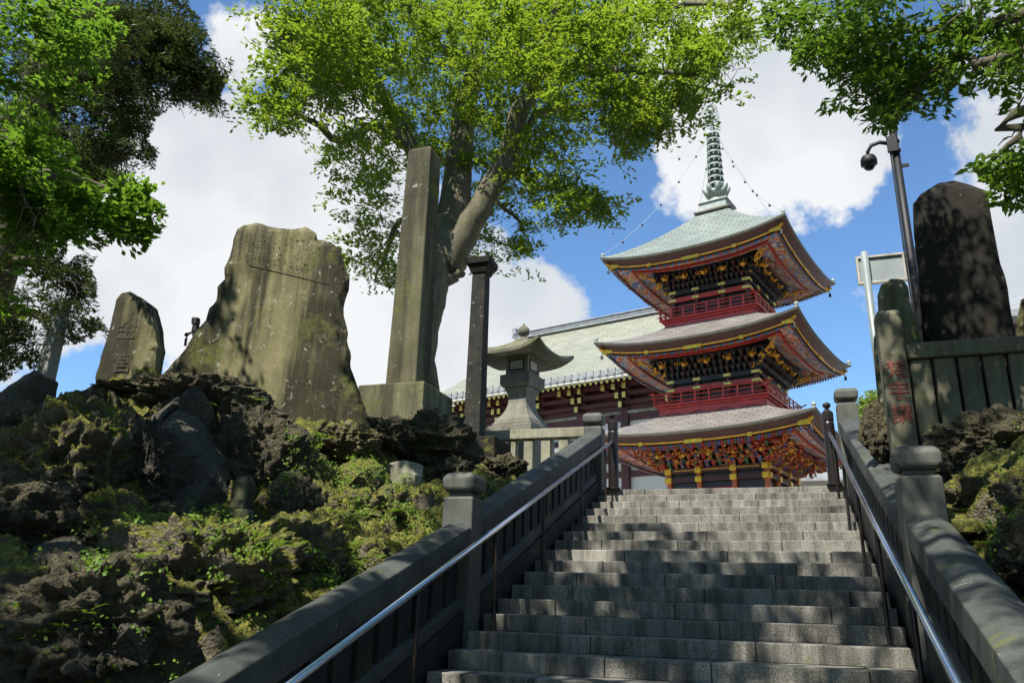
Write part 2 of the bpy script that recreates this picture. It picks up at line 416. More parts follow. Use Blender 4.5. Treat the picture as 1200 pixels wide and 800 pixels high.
# terrain banks either side of the stairs: thin-plate surface through surveyed points
def tps(pts):
    P = np.array([p[:2] for p in pts], float); z = np.array([p[2] for p in pts], float); n = len(P)
    def U(r2): return np.where(r2 > 1e-12, .5 * r2 * np.log(r2 + 1e-12), 0)
    K = U(((P[:, None] - P[None]) ** 2).sum(-1)) + np.eye(n) * .02; Q = np.c_[np.ones(n), P]
    A = np.block([[K, Q], [Q.T, np.zeros((3, 3))]]); w = np.linalg.solve(A, np.r_[z, 0, 0, 0])
    def f(x, y):
        X = np.c_[np.ravel(x), np.ravel(y)]
        return (U(((X[:, None] - P[None]) ** 2).sum(-1)) @ w[:n] + np.c_[np.ones(len(X)), X] @ w[n:]).reshape(np.shape(x))
    return f
def cop(Y): return 2.31 + .363 * (Y - 7.32) if Y > 7.2 else 2.27 + .325 * (Y - 7.3)   # coping height beside the stairs
LP = [(-3.25, 1, -.1), (-3.25, 2.5, .25), (-3.3, 3.5, .8), (-3.3, 5, 1.25), (-3.4, 6.2, 1.6), (-3.5, 7.3, 1.95), (-3.4, 8.6, 2.45), (-3.4, 10, 2.9), (-3.4, 11.6, 3.2), (-3.5, 13, 3.38),
      (-3.8, 3.2, .95), (-4.4, 3.4, 1.1), (-5.4, 4.4, 1.75), (-5.1, 4.9, 1.72), (-5, 5.65, 1.88), (-4.45, 6.1, 1.93), (-3.85, 6.5, 1.93), (-5, 6.2, 2.1), (-5.1, 6.7, 2.45),
      (-5.0, 8.1, 2.8), (-4.3, 8.2, 2.55), (-6.1, 6.7, 3.0), (-6.1, 8.5, 3.5), (-5.4, 9.6, 3.66), (-4.7, 9.8, 3.2), (-4.8, 11.2, 3.42), (-7.2, 7.6, 3.95), (-7.4, 6.8, 3.5), (-8, 6.1, 3.1), (-8, 7.4, 3.75),
      (-7.0, 5.0, 2.2), (-6, 3, .8), (-8, 3, .9), (-9.5, 7.3, 3.6), (-11, 8.8, 3.9), (-11, 5, 2.2), (-12, 2.5, .6), (-16, 3, .7), (-16, 8, 3.6), (-7, 10, 3.85), (-6, 11.5, 3.6), (-9, 11, 3.7),
      (-14, 12, 3.5), (-5, 13.4, 3.42), (-9, 13.6, 3.42), (-16, 13.6, 3.42), (-7, .5, -.1), (-12, .5, -.1), (-16, .5, -.1), (-4, .5, -.2)]
RP = [(1.25, 1, -.1), (1.25, 3, .5), (1.25, 4.87, 1.35), (1.3, 6.4, 1.8), (1.35, 7.3, 2.2), (1.4, 8.4, 2.65), (1.3, 10, 2.9), (1.3, 11.6, 3.2), (1.3, 13, 3.38), (1.97, 7.75, 2.98), (1.9, 6.5, 2.3), (1.9, 5, 1.5),
      (2.6, 7.9, 3.1), (2.6, 6, 2.2), (4, 8, 3.2), (4, 5.5, 1.9), (4, 3, .7), (2, 2, .1), (7, 8, 3.2), (7, 5, 1.6), (7, 1, -.1), (3, .6, -.1), (12, 8, 3.3), (12, 1, -.1), (12, 5, 1.6), (3, 10, 3.4), (7, 11, 3.4), (12, 13.6, 3.42), (5, 13.6, 3.42), (2, 13.4, 3.41)]
zL = tps(LP); zR = tps(RP)
def bank(x0, x1, y0, y1, step, fz, seed):
    nx = int((x1 - x0) / step) + 1; ny = int((y1 - y0) / step) + 1
    X, Y = np.meshgrid(np.linspace(x0, x1, nx), np.linspace(y0, y1, ny))
    Z = np.zeros_like(X)
    for i in range(ny): Z[i] = fz(X[i], Y[i])
    P = np.c_[X.ravel(), Y.ravel(), Z.ravel()]
    # lumps: cellular-looking displacement in all three axes
    edge = np.clip(np.minimum(np.minimum(P[:, 0] - x0, x1 - P[:, 0]), np.minimum(P[:, 1] - y0, y1 - P[:, 1])) / .35, 0, 1)
    amp = .16 * edge
    d = ridged(P * 1.3, 6, seed) - .4; d2 = ridged(P * 4.1 + 5, 4, seed + 9) - .4
    P[:, 2] += amp * (1.1 * d + .62 * d2) - .02
    P[:, 0] += amp * .9 * (fbm(P * 1.9 + 31, 5, seed + 3)); P[:, 1] += amp * .9 * (fbm(P * 1.9 + 71, 5, seed + 4))
    idx = np.arange(nx * ny).reshape(ny, nx)
    q = np.stack([idx[:-1, :-1].ravel(), idx[:-1, 1:].ravel(), idx[1:, 1:].ravel(), idx[1:, :-1].ravel()], 1)
    return P, q
P, q = bank(-9, -3.2, 1.5, 13.4, .035, zL, 1); struct(np_mesh('rocky_bank', P, q, 'mossy_rock', smooth=True))
P, q = bank(-16, -8.9, .8, 13.4, .09, zL, 1); struct(np_mesh('rocky_bank', P, q, 'mossy_rock', smooth=True))
P, q = bank(1.14, 5, 1.5, 13.4, .035, zR, 2); struct(np_mesh('rocky_bank', P, q, 'mossy_rock', smooth=True))
P, q = bank(4.9, 12, .8, 13.4, .09, zR, 2); struct(np_mesh('rocky_bank', P, q, 'mossy_rock', smooth=True))
b = MB(); b.box(-900, -15.9, 2, 13.6, -.5, 3.38); b.box(11.9, 900, 2, 13.6, -.5, 3.38); struct(b.build('terrace', 'earth'))

# ------------------------------------------------------------------ staircase
XL, XR = -2.86, .84
stair = thing('stone_staircase', 'wide flight of weathered grey granite steps climbing between the balustrades', 'staircase', (-1, 6.7, 0))
def noz(i): return 6.732 + .413 * i
def tz(i): return 1.152 + .15 * i
for i in range(-7, 16):
    b = MB(); x = XL - random.uniform(0, .9)
    back = noz(i + 1) + .06 if i < 15 else 13.4
    while x < XR:
        x2 = x + random.choice([1.05, 1.2, 1.35, .9]) * random.uniform(.92, 1.08)
        if XR - x2 < .3: x2 = XR
        dz = random.uniform(-.003, .003); dy = random.uniform(-.005, .005)
        a0, a1 = max(x, XL) + .004, min(x2, XR) - .004
        if a1 > a0 + .02: b.box(a0, a1, noz(i) + dy, back, tz(i) - .152, tz(i) + dz)
        x = x2
    b.build('step', 'steps_granite', stair, bevel=.011)
b = MB()   # the dark bed seen in the joints
for i in range(-7, 16): b.box(XL, XR, noz(i) + .02, noz(i + 1) + .1 if i < 15 else 13.38, tz(i) - .32, tz(i) - .012)
b.build('bedding', 'steps_dark', stair)

# ------------------------------------------------------------------ stone balustrades
def newel(x, y, z0, ztop, label):
    t = thing('newel_post', label, 'post', (x, y, z0), 'newel posts of the stair balustrades')
    w = .155; b = MB()
    b.loft_sq(x, y, [(z0, w), (ztop - .27, w), (ztop - .245, w - .018)]); b.build('shaft', 'newel_stone', t, bevel=.012)
    b = MB(); b.loft_sq(x, y, [(ztop - .243, w - .045), (ztop - .20, w - .045)]); b.build('neck', 'newel_stone', t, bevel=.01)
    b = MB(); W = w + .018
    b.loft_sq(x, y, [(ztop - .198, W - .045), (ztop - .175, W - .006), (ztop - .06, W), (ztop - .025, W - .03), (ztop - .005, W - .08), (ztop, W - .12)]); b.build('cap', 'newel_stone', t, bevel=.022, smooth=False)
    return t
newel(-3.02, 7.33, 1.0, 2.77, 'grey newel post on the left, halfway down the flight, below the stone column')
newel(-3.02, 13.02, 3.0, 4.72, 'grey newel post at the top of the left balustrade, in front of the hall')
newel(1.0, 7.02, 1.0, 2.83, 'big grey newel post at right, below the pillar with red characters')
newel(1.0, 13.05, 3.0, 4.92, 'grey newel post at the head of the right balustrade, against the sky')
newel(-3.02, 1.5, 0, 1.35, 'grey newel post at the foot of the left balustrade')
newel(1.0, 1.6, 0, 1.35, 'grey newel post at the foot of the right balustrade')
def balustrade(x, y0, z0, y1, z1, inner, label):
    """z0,z1: coping height (inner top edge) at y0,y1; inner = +1 when the stairs are at +x"""
    t = thing('stone_balustrade', label, 'balustrade', (x, y0, z0 - 1))
    sl = (z1 - z0) / (y1 - y0); hw = .15
    def sec(mb, prof, ya, yb):   # prof: closed (x offset towards the stairs, z offset) polygon swept along the slope
        vs = [(x + inner * px, ya, z0 + sl * (ya - y0) + pz) for px, pz in prof] + [(x + inner * px, yb, z0 + sl * (yb - y0) + pz) for px, pz in prof]
        n = len(prof); mb.add(vs, [tuple(range(n)), tuple(range(2 * n - 1, n - 1, -1))] + [(k, k + n, (k + 1) % n + n, (k + 1) % n) for k in range(n)])
    b = MB(); y = y0; k = 0
    while y < y1 - .01:
        ye = min(y1, y + 1.35); 
        if y1 - ye < .4: ye = y1
        sec(b, [(hw, -.03), (.035, .022), (-.035, .022), (-hw, -.03), (-hw, -.235), (hw, -.235)], y + .002, ye - .002); y = ye
    b.build('coping', 'coping_stone', t, bevel=.008)
    b = MB(); sec(b, [(.085, -.80), (.085, -.70), (.05, -.675), (-.05, -.675), (-.085, -.70), (-.085, -.80)], y0, y1); b.build('bottom_rail', 'coping_stone', t, bevel=.006)
    b = MB(); sec(b, [(.12, -2.1), (.12, -.803), (-.12, -.803), (-.12, -2.1)], y0, y1); b.build('plinth', 'balustrade_stone', t, bevel=.006)
    n = int((y1 - y0) / .30)
    for i in range(n):
        ya = y0 + (i + .12) * (y1 - y0) / n; yb = ya + .225; b = MB()
        ln = lambda yy, o: z0 + sl * (yy - y0) + o
        b.hexa([(x - .05, ya, ln(ya, -.69)), (x + .05, ya, ln(ya, -.69)), (x + .05, yb, ln(yb, -.69)), (x - .05, yb, ln(yb, -.69)),
                (x - .05, ya, ln(ya, -.22)), (x + .05, ya, ln(ya, -.22)), (x + .05, yb, ln(yb, -.22)), (x - .05, yb, ln(yb, -.22))])
        b.build('slat', 'balustrade_stone', t, bevel=.008)
balustrade(-3.02, 7.5, 2.38, 12.86, 4.36, 1, 'upper run of the left stone balustrade, below the stone lantern')
balustrade(-3.02, 1.66, .42, 7.17, 2.26, 1, 'lower run of the left stone balustrade, beside the dark mossy bank')
balustrade(1.0, 7.18, 2.32, 12.89, 4.40, -1, 'upper run of the right stone balustrade, seen narrow beside the steps')
balustrade(1.0, 1.76, .50, 6.86, 2.26, -1, 'lower run of the right stone balustrade with sunlit patches on its coping')
# low stone rail under the lantern, along the edge of the plaza
def stone_fence(pts_y, x0, x1, ztop, zbot, rail_h, slat_w, gap, label, mat, th=.10, rail_th=.16, x_start=None):
    y = pts_y; t = thing('stone_fence', label, 'fence', ((x0 + x1) / 2, y, zbot))
    b = MB(); b.box(x0, x1, y - rail_th / 2, y + rail_th / 2, ztop - rail_h, ztop); b.build('top_rail', mat, t, bevel=.012)
    x = x0 + gap / 2 if x_start is None else x_start
    while x + slat_w < x1:
        b = MB(); b.box(x, x + slat_w, y - th / 2, y + th / 2, zbot + random.uniform(-.01, .01), ztop - rail_h + .002 - .004); b.build('slat', mat, t, bevel=.014); x += slat_w + gap
    return t
stone_fence(13.25, -5.05, -3.22, 4.53, 3.35, .17, .17, .15, 'short stone fence of pale square posts under the lantern', 'fence_stone', th=.17, rail_th=.24)

# ------------------------------------------------------------------ handrails
def rz(Y): return 2.2 + .357 * (Y - 7.28)
def handrail(x, ys, label):
    t = thing('handrail', label, 'handrail', (x, ys[0], 1))
    b = MB(); ya = 1.9; b.tube([(x, ya, rz(ya)), (x, 7.28, rz(7.28)), (x, 12.9, rz(12.9))], .026, 12); b.build('rail', 'steel', t, smooth=True)
    for y in ys:
        i = math.floor((y - 6.732) / .413); z = tz(i) if i > -8 else 0
        b = MB(); b.tube([(x, y, z), (x, y, rz(y) - .02)], .019, 10); b.lathe(x, y, [(.045, z), (.045, z + .01), (.02, z + .014)], 14); b.build('post', 'post_metal', t, smooth=False)
    y = 12.93; z = PLAZA + .003; b = MB()
    b.lathe(x, y, [(.115, z), (.115, z + .03), (.085, z + .04), (.085, z + .95), (.078, z + .97), (.078, z + .985), (.085, z + 1.0), (.085, z + 1.12), (.06, z + 1.15), (.035, z + 1.165), (.035, z + 1.185)], 20)
    b.ball((x, y, z + 1.24), .062, 12, .8); b.build('end_post', 'post_metal', t)
handrail(-2.68, [2.2, 3.9, 5.7, 7.38, 8.94, 10.76, 12.3], 'steel handrail on black posts along the left side of the steps')
handrail(.70, [2.4, 4.2, 5.8, 7.48, 9.02, 10.6, 12.15], 'steel handrail on black posts along the right side of the steps')

# ================================================================== PAGODA
def build_pagoda():
    phi = -.271; cx, cy = 39.6 * math.sin(-.059), 39.6 * math.cos(-.059)
    ca, sa = math.cos(phi), math.sin(phi)
    T = lambda u, v, z: (cx + u * ca - v * sa, cy + u * sa + v * ca, z)
    t = thing('three_storey_pagoda', 'tall red and gold three-storey pagoda with green copper roofs and a bronze spire', 'pagoda', (cx, cy, PLAZA))
    rots = [lambda u, v: (u, v), lambda u, v: (-v, u), lambda u, v: (-u, -v), lambda u, v: (v, -u)]   # side 0 faces -v
    def TT(k): return lambda u, v, z: T(*rots[k](u, v), z)
    NS = 40
    def lift(s, L): return L * (abs(s) ** 2.6)
    def ring(name, W, ze, L, a, c, mat, thick=False):
        """band from profile point a to c (inset, dz) swept round the square"""
        b = MB()
        for k in range(4):
            Tk = TT(k); vs = []
            for j in range(NS + 1):
                s = -1 + 2 * j / NS
                for ins, dz in (a, c):
                    w = W - ins; vs.append(Tk(s * w, -w, ze + dz + lift(s, L) * max(0, 1 - ins / 3.4)))
            b.add(vs, [(2 * j, 2 * j + 2, 2 * j + 3, 2 * j + 1) for j in range(NS)])
        return b
    def multi(name, W, ze, L, prof, mat, smooth=True):
        b = MB()
        for a, c in zip(prof[:-1], prof[1:]):
            r = ring(name, W, ze, L, a, c, mat); b.add(r.v, r.f)
        return b.build(name, mat, t)
    def roof(W, ze, L, wt, zt, mat, conc=1.35):
        verts = []; quads = []; uvs = []; NT_ = 16
        slope = math.hypot(W - wt, zt - ze)
        for k in range(4):
            Tk = TT(k); o = len(verts)
            for i in range(NT_ + 1):
                q_ = i / NT_; w = W + (wt - W) * q_
                for j in range(NS + 1):
                    s = -1 + 2 * j / NS
                    z = ze + (zt - ze) * (q_ ** conc * .62 + q_ * .38) + lift(s, L) * (1 - q_) ** 1.6
                    verts.append(Tk(s * w, -w, z)); uvs.append((s * w, q_ * slope))
            for i in range(NT_):
                for j in range(NS):
                    a_ = o + i * (NS + 1) + j; quads.append((a_, a_ + 1, a_ + NS + 2, a_ + NS + 1))
        o = np_mesh('roof', verts, quads, mat, t, smooth=True)
        uvl = o.data.uv_layers.new(name='UVMap'); fl = np.array(uvs, np.float32)[np.array(quads).ravel()]; uvl.data.foreach_set('uv', fl.ravel())
        return o
    tiers = [  # W, ze, lift, body half, bracket bottom z, beam bottom z, roof inner half, roof top z, roof material
        (5.35, 9.08, .42, 2.35, 8.05, 6.9, 2.55, 10.55, 'copper_roof_low'),
        (4.93, 13.53, .52, 2.15, 12.45, 11.2, 2.25, 15.15, 'copper_roof_low'),
        (4.66, 18.12, .52, 1.95, 17.2, 15.6, .72, 21.85, 'copper_roof')]
    for ti, (W, ze, L, bw, zb, z0, wt, zt, rm) in enumerate(tiers):
        roof(W, ze, L, wt, zt, rm)
        multi('roof_edge', W, ze, L, [(0, .0), (.02, -.10), (.09, -.13)], 'copper_edge')
        multi('fascia', W, ze, L, [(.09, -.13), (.36, -.30), (.38, -.36)], 'maroon')
        g = multi('gilded_strip', W, ze, L, [(.38, -.355), (.37, -.37), (.385, -.43), (.42, -.44)], 'gold_paint')
        multi('eave_beam', W, ze, L, [(.42, -.46), (.55, -.44), (.56, -.50)], 'dark_maroon')
        soff = multi('painted_soffit', W, ze, L, [(.56, -.48), (1.18, -.36), (1.20, -.47), (1.27, -.48), (1.28, -.40), (1.95, -.24)], 'painted_board')
        multi('soffit_beam', W, ze, L, [(1.17, -.35), (1.18, -.50), (1.26, -.505), (1.27, -.40)], 'lacquer_red')
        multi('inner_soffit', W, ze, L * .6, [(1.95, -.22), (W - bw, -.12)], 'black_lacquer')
        # rafter-end studs: small coloured blocks under the gilded strip
        for mat, ph in (('lacquer_green', 0), ('lacquer_blue', 1), ('lacquer_red', 2)):
            b = MB(); n = 66
            for k in range(4):
                Tk = TT(k)
                for j in range(n):
                    if j % 3 != ph: continue
                    for ins, dz in ((.50, -.53),) + (((.62, -.60),) if ti == 0 else ()):
                        w = W - ins; s = -1 + 2 * (j + .5) / n; zz = ze + dz + lift(s, L) * (1 - ins / 3.4)
                        b.box(s * w - .04, s * w + .04, -w - .03, -w + .06, zz - .045, zz + .03, Tk)
            b.build('rafter_end', mat, t)
        # corner ornaments
        for k in range(4):
            Tk = TT(k); b = MB(); zc = ze + L
            b.box(-W + .30, -W + .85, -W + .355, -W + .40, zc - .60, zc - .30, Tk); b.box(-W + .355, -W + .40, -W + .40, -W + .85, zc - .60, zc - .30, Tk)
            b.tube([Tk(-W + .75, -W + .75, zc - .55), Tk(-W + .22, -W + .22, zc - .36)], [.09, .075], 6)
            b.each('corner_fitting', 'gold', t)
            b = MB(); p = Tk(-W + .30, -W + .30, zc - .42); b.tube([p, (p[0], p[1], p[2] - .22)], .008, 4)
            b.lathe(p[0], p[1], [(.075, p[2] - .44), (.06, p[2] - .3), (.03, p[2] - .22)], 10); b.build('wind_bell', 'black_lacquer', t)
            b = MB(); p = Tk(-W + .1, -W + .1, zc); b.lathe(p[0], p[1], [(.10, p[2] - .02), (.06, p[2] + .04)], 8); b.ball((p[0], p[1], p[2] + .13), .10, 8); b.build('roof_jewel', 'white_ring', t)
        # gilt plates on the strip
        b = MB()
        for k in range(4):
            Tk = TT(k)
            for s in (0, -.5, .5):
                w = W - .36; zz = ze - .40 + lift(s, L) * .9; hw = .42 if s == 0 else .1
                b.box(s * w - hw, s * w + hw, -w - .018, -w + .02, zz - .10, zz + .07, Tk)
        b.each('gilt_plate', 'gold', t)
        # body: wall, columns, tie beams
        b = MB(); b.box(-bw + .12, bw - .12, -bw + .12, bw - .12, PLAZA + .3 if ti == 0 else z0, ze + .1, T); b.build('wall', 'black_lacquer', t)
        cols = [-1, -.36, .36, 1]
        for k in range(4):
            Tk = TT(k)
            for c in cols[:-1]:
                b = MB(); p = Tk(c * (bw - .05), -(bw - .05), 0); zl = PLAZA + .3 if ti == 0 else z0
                b.lathe(p[0], p[1], [(.13, zl), (.13, zb)], 12); b.build('column', 'lacquer_orange' if ti == 0 else 'maroon', t, smooth=False)
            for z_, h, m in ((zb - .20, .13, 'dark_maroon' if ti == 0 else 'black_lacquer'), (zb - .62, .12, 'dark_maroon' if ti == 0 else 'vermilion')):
                b = MB(); b.box(-bw - .12, bw + .12, -bw - .10, -bw + .02, z_ - h, z_ + h, Tk)
                b.build('tie_beam', m, t)
            if ti == 0:
                b = MB(); b.box(-bw * .86, bw * .86, -bw - .118, -bw - .10, zb - .22, zb - .175, Tk); b.build('gilt_line', 'gold_paint', t)
                b = MB(); b.box(-bw * .33, bw * .33, -bw - .06, -bw + .0, z0 - .06, z0 + .1, Tk); b.build('door_lintel', 'vermilion', t)
            # gilt fittings where columns meet beams
            b = MB()
            for c in cols:
                for z_ in (zb - .20, zb - .62):
                    hw = .19 if ti else .16; u = c * (bw - .06)
                    b.box(u - hw, u + hw, -bw - .155, -bw - .05, z_ - (.075 if ti else .14), z_ + (.075 if ti else .14), Tk)
            b.each('gilt_fitting', 'gold_pale' if ti else 'gold', t, bevel=.03)
        # bracket sets: three stepping rows of arms and blocks
        span = W - 1.95 - bw
        nset = 5
        for k in range(4):
            Tk = TT(k)
            for row in range(3):
                off = bw + .05 + span * (row + .6) / 3.2; zr = zb + (ze - .28 - zb) * (row + .35) / 3.1
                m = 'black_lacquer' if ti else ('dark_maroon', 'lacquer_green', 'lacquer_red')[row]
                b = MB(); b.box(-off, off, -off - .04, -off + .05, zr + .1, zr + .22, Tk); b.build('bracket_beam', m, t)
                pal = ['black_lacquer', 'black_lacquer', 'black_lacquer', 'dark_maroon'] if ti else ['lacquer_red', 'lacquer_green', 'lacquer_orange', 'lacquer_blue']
                nb = 17
                for pi, pm in enumerate(pal):
                    b = MB()
                    for j in range(nb):
                        if (j + row) % 4 != pi: continue
                        u = -off + (j + .5) * 2 * off / nb
                        b.taper(u, -off - .03, zr - .10, zr + .10, .05, .10, .05, .11, Tk)
                        b.box(u - .05, u + .05, -off + .02, -bw, zr - .17, zr - .06, Tk)
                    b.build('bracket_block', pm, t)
            # gilt beast heads at the bracket sets, each with a curling crest
            for j in range(nset):
                u = -bw * 1.02 + j * 2.04 * bw / (nset - 1); off = bw + .25 + span * .55; z_ = zb + (ze - .3 - zb) * .62
                if j in (0,): off += .15
                b = MB(); rr = random.Random(ti * 100 + k * 10 + j)
                b.tube([Tk(u, -off + .45, z_ + .05), Tk(u, -off + .1, z_ + .02), Tk(u, -off - .12, z_ - .10), Tk(u + .02, -off - .25, z_ - .06)], [.07, .11, .10, .03], 7)
                for m_ in range(6):
                    a_ = m_ * math.pi / 3 + rr.random(); b.tube([Tk(u, -off, z_), Tk(u + .14 * math.cos(a_), -off - .02, z_ + .14 * math.sin(a_)), Tk(u + .22 * math.cos(a_ + .4), -off - .08, z_ + .2 * math.sin(a_ + .4))], [.045, .035, .008], 5)
                b.build('gilt_beast_head', 'gold_paint', t)
            # little gilt rafters in groups
            b = MB()
            for g0 in (-.62, -.08, .5):
                for m_ in range(4 if g0 != -.08 else 6):
                    u = g0 * bw + (m_ - 2) * .11; off = bw + span * .9
                    b.tube([Tk(u, -off + .10, ze - .42), Tk(u, -off - .02, ze - .52), Tk(u, -off + .02, ze - .66)], [.03, .035, .02], 5)
            b.build('gilt_rafter', 'gold_paint', t)
            # gilt dragons on the diagonal arm under the corner
            b = MB(); rr = random.Random(ti * 7 + k)
            for m_ in range(22 if ti else 30):
                q_ = m_ / 22.; r_ = bw + .1 + (W - 1.5 - bw) * min(q_, 1.05); z_ = zb + .1 + (ze - .45 - zb) * min(1, q_) + L * .4 * q_
                sx, sy = rr.uniform(-.05, .22), rr.uniform(-.05, .22)
                c_ = np.array([-r_ + sx, -r_ + sy, z_]); d_ = np.array([rr.uniform(-.25, .1), rr.uniform(-.25, .1), rr.uniform(-.2, .15)])
                b.tube([Tk(*c_), Tk(*(c_ + d_ * .6)), Tk(*(c_ + d_ + [0, 0, .1]))], [.07, .06, .012], 5)
            b.build('gilt_corner_dragon', 'gold_paint' if ti else 'lacquer_orange', t)
            if ti == 0:     # brightly painted carvings between the brackets of the lowest storey
                for pm in ('lacquer_red', 'lacquer_orange', 'lacquer_green', 'gold_paint', 'lacquer_orange', 'lacquer_red'):
                    b = MB()
                    for m_ in range(40 if pm != 'lacquer_green' else 18):
                        u = rr.uniform(-1, 1); h = rr.random(); off = bw + .1 + span * (.25 + .85 * h); z_ = zb + (ze - .45 - zb) * h + rr.uniform(-.12, .08)
                        r0 = rr.uniform(.04, .085); c_ = np.array([u * (off + .2), -off - .08, z_]); a_ = rr.uniform(0, 6.28)
                        b.tube([Tk(*c_), Tk(c_[0] + r0 * 1.4 * math.cos(a_), c_[1] - .04, c_[2] + r0 * math.sin(a_)), Tk(c_[0] + r0 * 2 * math.cos(a_ + .9), c_[1] - .02, c_[2] + r0 * 1.6 * math.sin(a_ + .9))], [r0 * .8, r0 * .6, r0 * .25], 5)
                    b.build('painted_carving', pm, t)
        # balcony of the upper storeys
        if ti:
            zf, wb = (15.52, 2.5) if ti == 2 else (11.05, 2.8)
            zprev = tiers[ti - 1][7]
            def frame(name, mat, w, z0_, z1_, th):
                b = MB()
                for k in range(4):
                    b.box(-w, w - th, -w, -w + th, z0_, z1_, TT(k))
                return b.build(name, mat, t)
            b = MB(); b.box(-wb, wb, -wb, wb, zf - .09, zf, T); b.build('balcony_floor', 'vermilion', t, bevel=.01)
            frame('balcony_edge', 'vermilion', wb - .12, zf - .20, zf - .093, .12); frame('balcony_edge', 'vermilion', wb - .25, zf - .62, zf - .45, .14)
            b = MB(); b.box(-wb + .62, wb - .62, -wb + .62, wb - .62, zprev - .25, zf - .1, T); b.build('balcony_base', 'painted_board', t)
            frame('base_beam', 'black_lacquer', wb - .42, zprev - .1, zprev + .10, .2)
            r = MB()
            for k in range(4):
                Tk = TT(k)
                for z_, ext, h in ((zf + .52, .22, .035), (zf + .34, .12, .028), (zf + .12, .06, .035)):
                    b = MB(); b.tube([Tk(-wb - ext, -wb + .06, z_ + (.08 if ext > .2 else 0)), Tk(-wb, -wb + .06, z_), Tk(wb, -wb + .06, z_), Tk(wb + ext, -wb + .06, z_ + (.08 if ext > .2 else 0))], h, 6); b.build('balcony_rail', 'vermilion', t)
                for m_ in range(9):
                    b = MB(); u = -wb + .06 + m_ * (2 * wb - .12) / 8
                    b.box(u - .035, u + .035, -wb + .03, -wb + .09, zf, zf + .54, Tk); b.build('baluster', 'vermilion', t)
                # arched red supports below the floor
                b = MB()
                for m_ in range(4):
                    u0 = -wb + .25 + m_ * (2 * wb - .5) / 4; du = (2 * wb - .5) / 4
                    for s0 in range(6):
                        a0_ = s0 / 6; 
                        hh = .10 + .22 * abs(2 * (a0_ + 1 / 12) - 1) ** 1.5
                        b.box(u0 + a0_ * du, u0 + (a0_ + 1 / 6) * du, -wb + .20, -wb + .30, zf - .2 - hh - .12, zf - .19, Tk)
                b.build('balcony_bracket', 'vermilion', t)
                b = MB()
                for m_ in range(7):
                    u = -wb + .3 + m_ * (2 * wb - .6) / 6; p = Tk(u, -wb + .4, zprev + .02); b.ball(p, .05, 6)
                b.each('gilt_stud', 'gold_pale', t)
    b = MB(); b.box(-3.6, 3.6, -3.6, 3.6, PLAZA, PLAZA + .3, T); b.build('platform', 'paving', t, bevel=.02)
    # spire
    ax, ay = cx - .06, cy
    zt = 21.75
    def TA(u, v, z): return T(u, v, z)
    b = MB(); b.box(-.98, .98, -.98, .98, zt - .02, zt + .10, TA); b.build('dew_basin', 'copper_edge', t, bevel=.02)
    b = MB(); b.box(-.72, .72, -.72, .72, zt + .102, zt + .62, TA); b.box(-.80, .80, -.80, .80, zt + .62, zt + .72, TA); b.build('dew_basin', 'white_ring', t, bevel=.02)
    z = zt + .72; b = MB(); b.lathe(cx, cy, [(.55, z), (.52, z + .18), (.35, z + .34), (.22, z + .42), (.30, z + .5), (.55, z + .62), (.60, z + .75)], 24); b.build('inverted_bowl', 'white_ring', t, smooth=True)
    b = MB()
    for k in range(8):
        a_ = k * math.pi / 4 + .2; b.tube([(cx + .4 * math.cos(a_), cy + .4 * math.sin(a_), z + .5), (cx + .60 * math.cos(a_), cy + .60 * math.sin(a_), z + .9), (cx + .74 * math.cos(a_), cy + .74 * math.sin(a_), z + 1.05)], [.16, .15, .05], 6)
    b.each('lotus_petal', 'verdigris', t, smooth=True)
    zr = z + 1.15
    b = MB(); b.lathe(cx, cy, [(.16, z + .5), (.12, zr + 3.6), (.06, zr + 5.2), (.05, 28.3)], 12); b.build('spire_rod', 'verdigris_dark', t, smooth=True)
    for k in range(9):
        r = .42 - .012 * k; zk = zr + .40 * k
        b = MB(); n = 28; vs = []
        b.lathe(cx, cy, [(r, zk), (r + .02, zk + .05), (r, zk + .11), (r - .13, zk + .12), (r - .15, zk + .02), (r, zk)], n); b.build('spire_ring', 'white_ring', t, smooth=True)
        b = MB(); b.lathe(cx, cy, [(.18, zk - .12), (.23, zk + .0), (.18, zk + .10), (.10, zk + .14)], 14)
        for m_ in range(8):
            a_ = m_ * math.pi / 4; px_, py_ = cx + (r + .0) * math.cos(a_), cy + (r) * math.sin(a_)
            b.lathe(px_, py_, [(.05, zk - .16), (.035, zk - .02)], 6)
            b.tube([(cx, cy, zk + .06), (px_, py_, zk + .06)], .035, 4)
        b.build('ring_bells', 'verdigris_dark', t)
    zf = zr + .40 * 9
    b = MB()      # openwork water-flame fins
    for k in range(4):
        a_ = k * math.pi / 2 + .3; dx, dy = math.cos(a_), math.sin(a_)
        for m_ in range(7):
            z_ = zf + m_ * .21; b.tube([(cx + .06 * dx, cy + .06 * dy, z_), (cx + (.46 - .02 * m_) * dx, cy + (.46 - .02 * m_) * dy, z_ + .14), (cx + (.30 - .02 * m_) * dx, cy + (.30 - .02 * m_) * dy, z_ + .36)], .022, 4)
        b.tube([(cx + .44 * dx, cy + .44 * dy, zf), (cx + .40 * dx, cy + .40 * dy, zf + 1.1), (cx + .12 * dx, cy + .12 * dy, zf + 1.75)], .02, 4)
    b.build('flame_fin', 'white_ring', t)
    b = MB(); b.ball((cx, cy, 28.0), .16, 12); b.ball((cx, cy, 28.42), .19, 12, 1.15); b.build('jewel', 'verdigris', t, smooth=True)
    top = np.array([cx, cy, zf + .1])
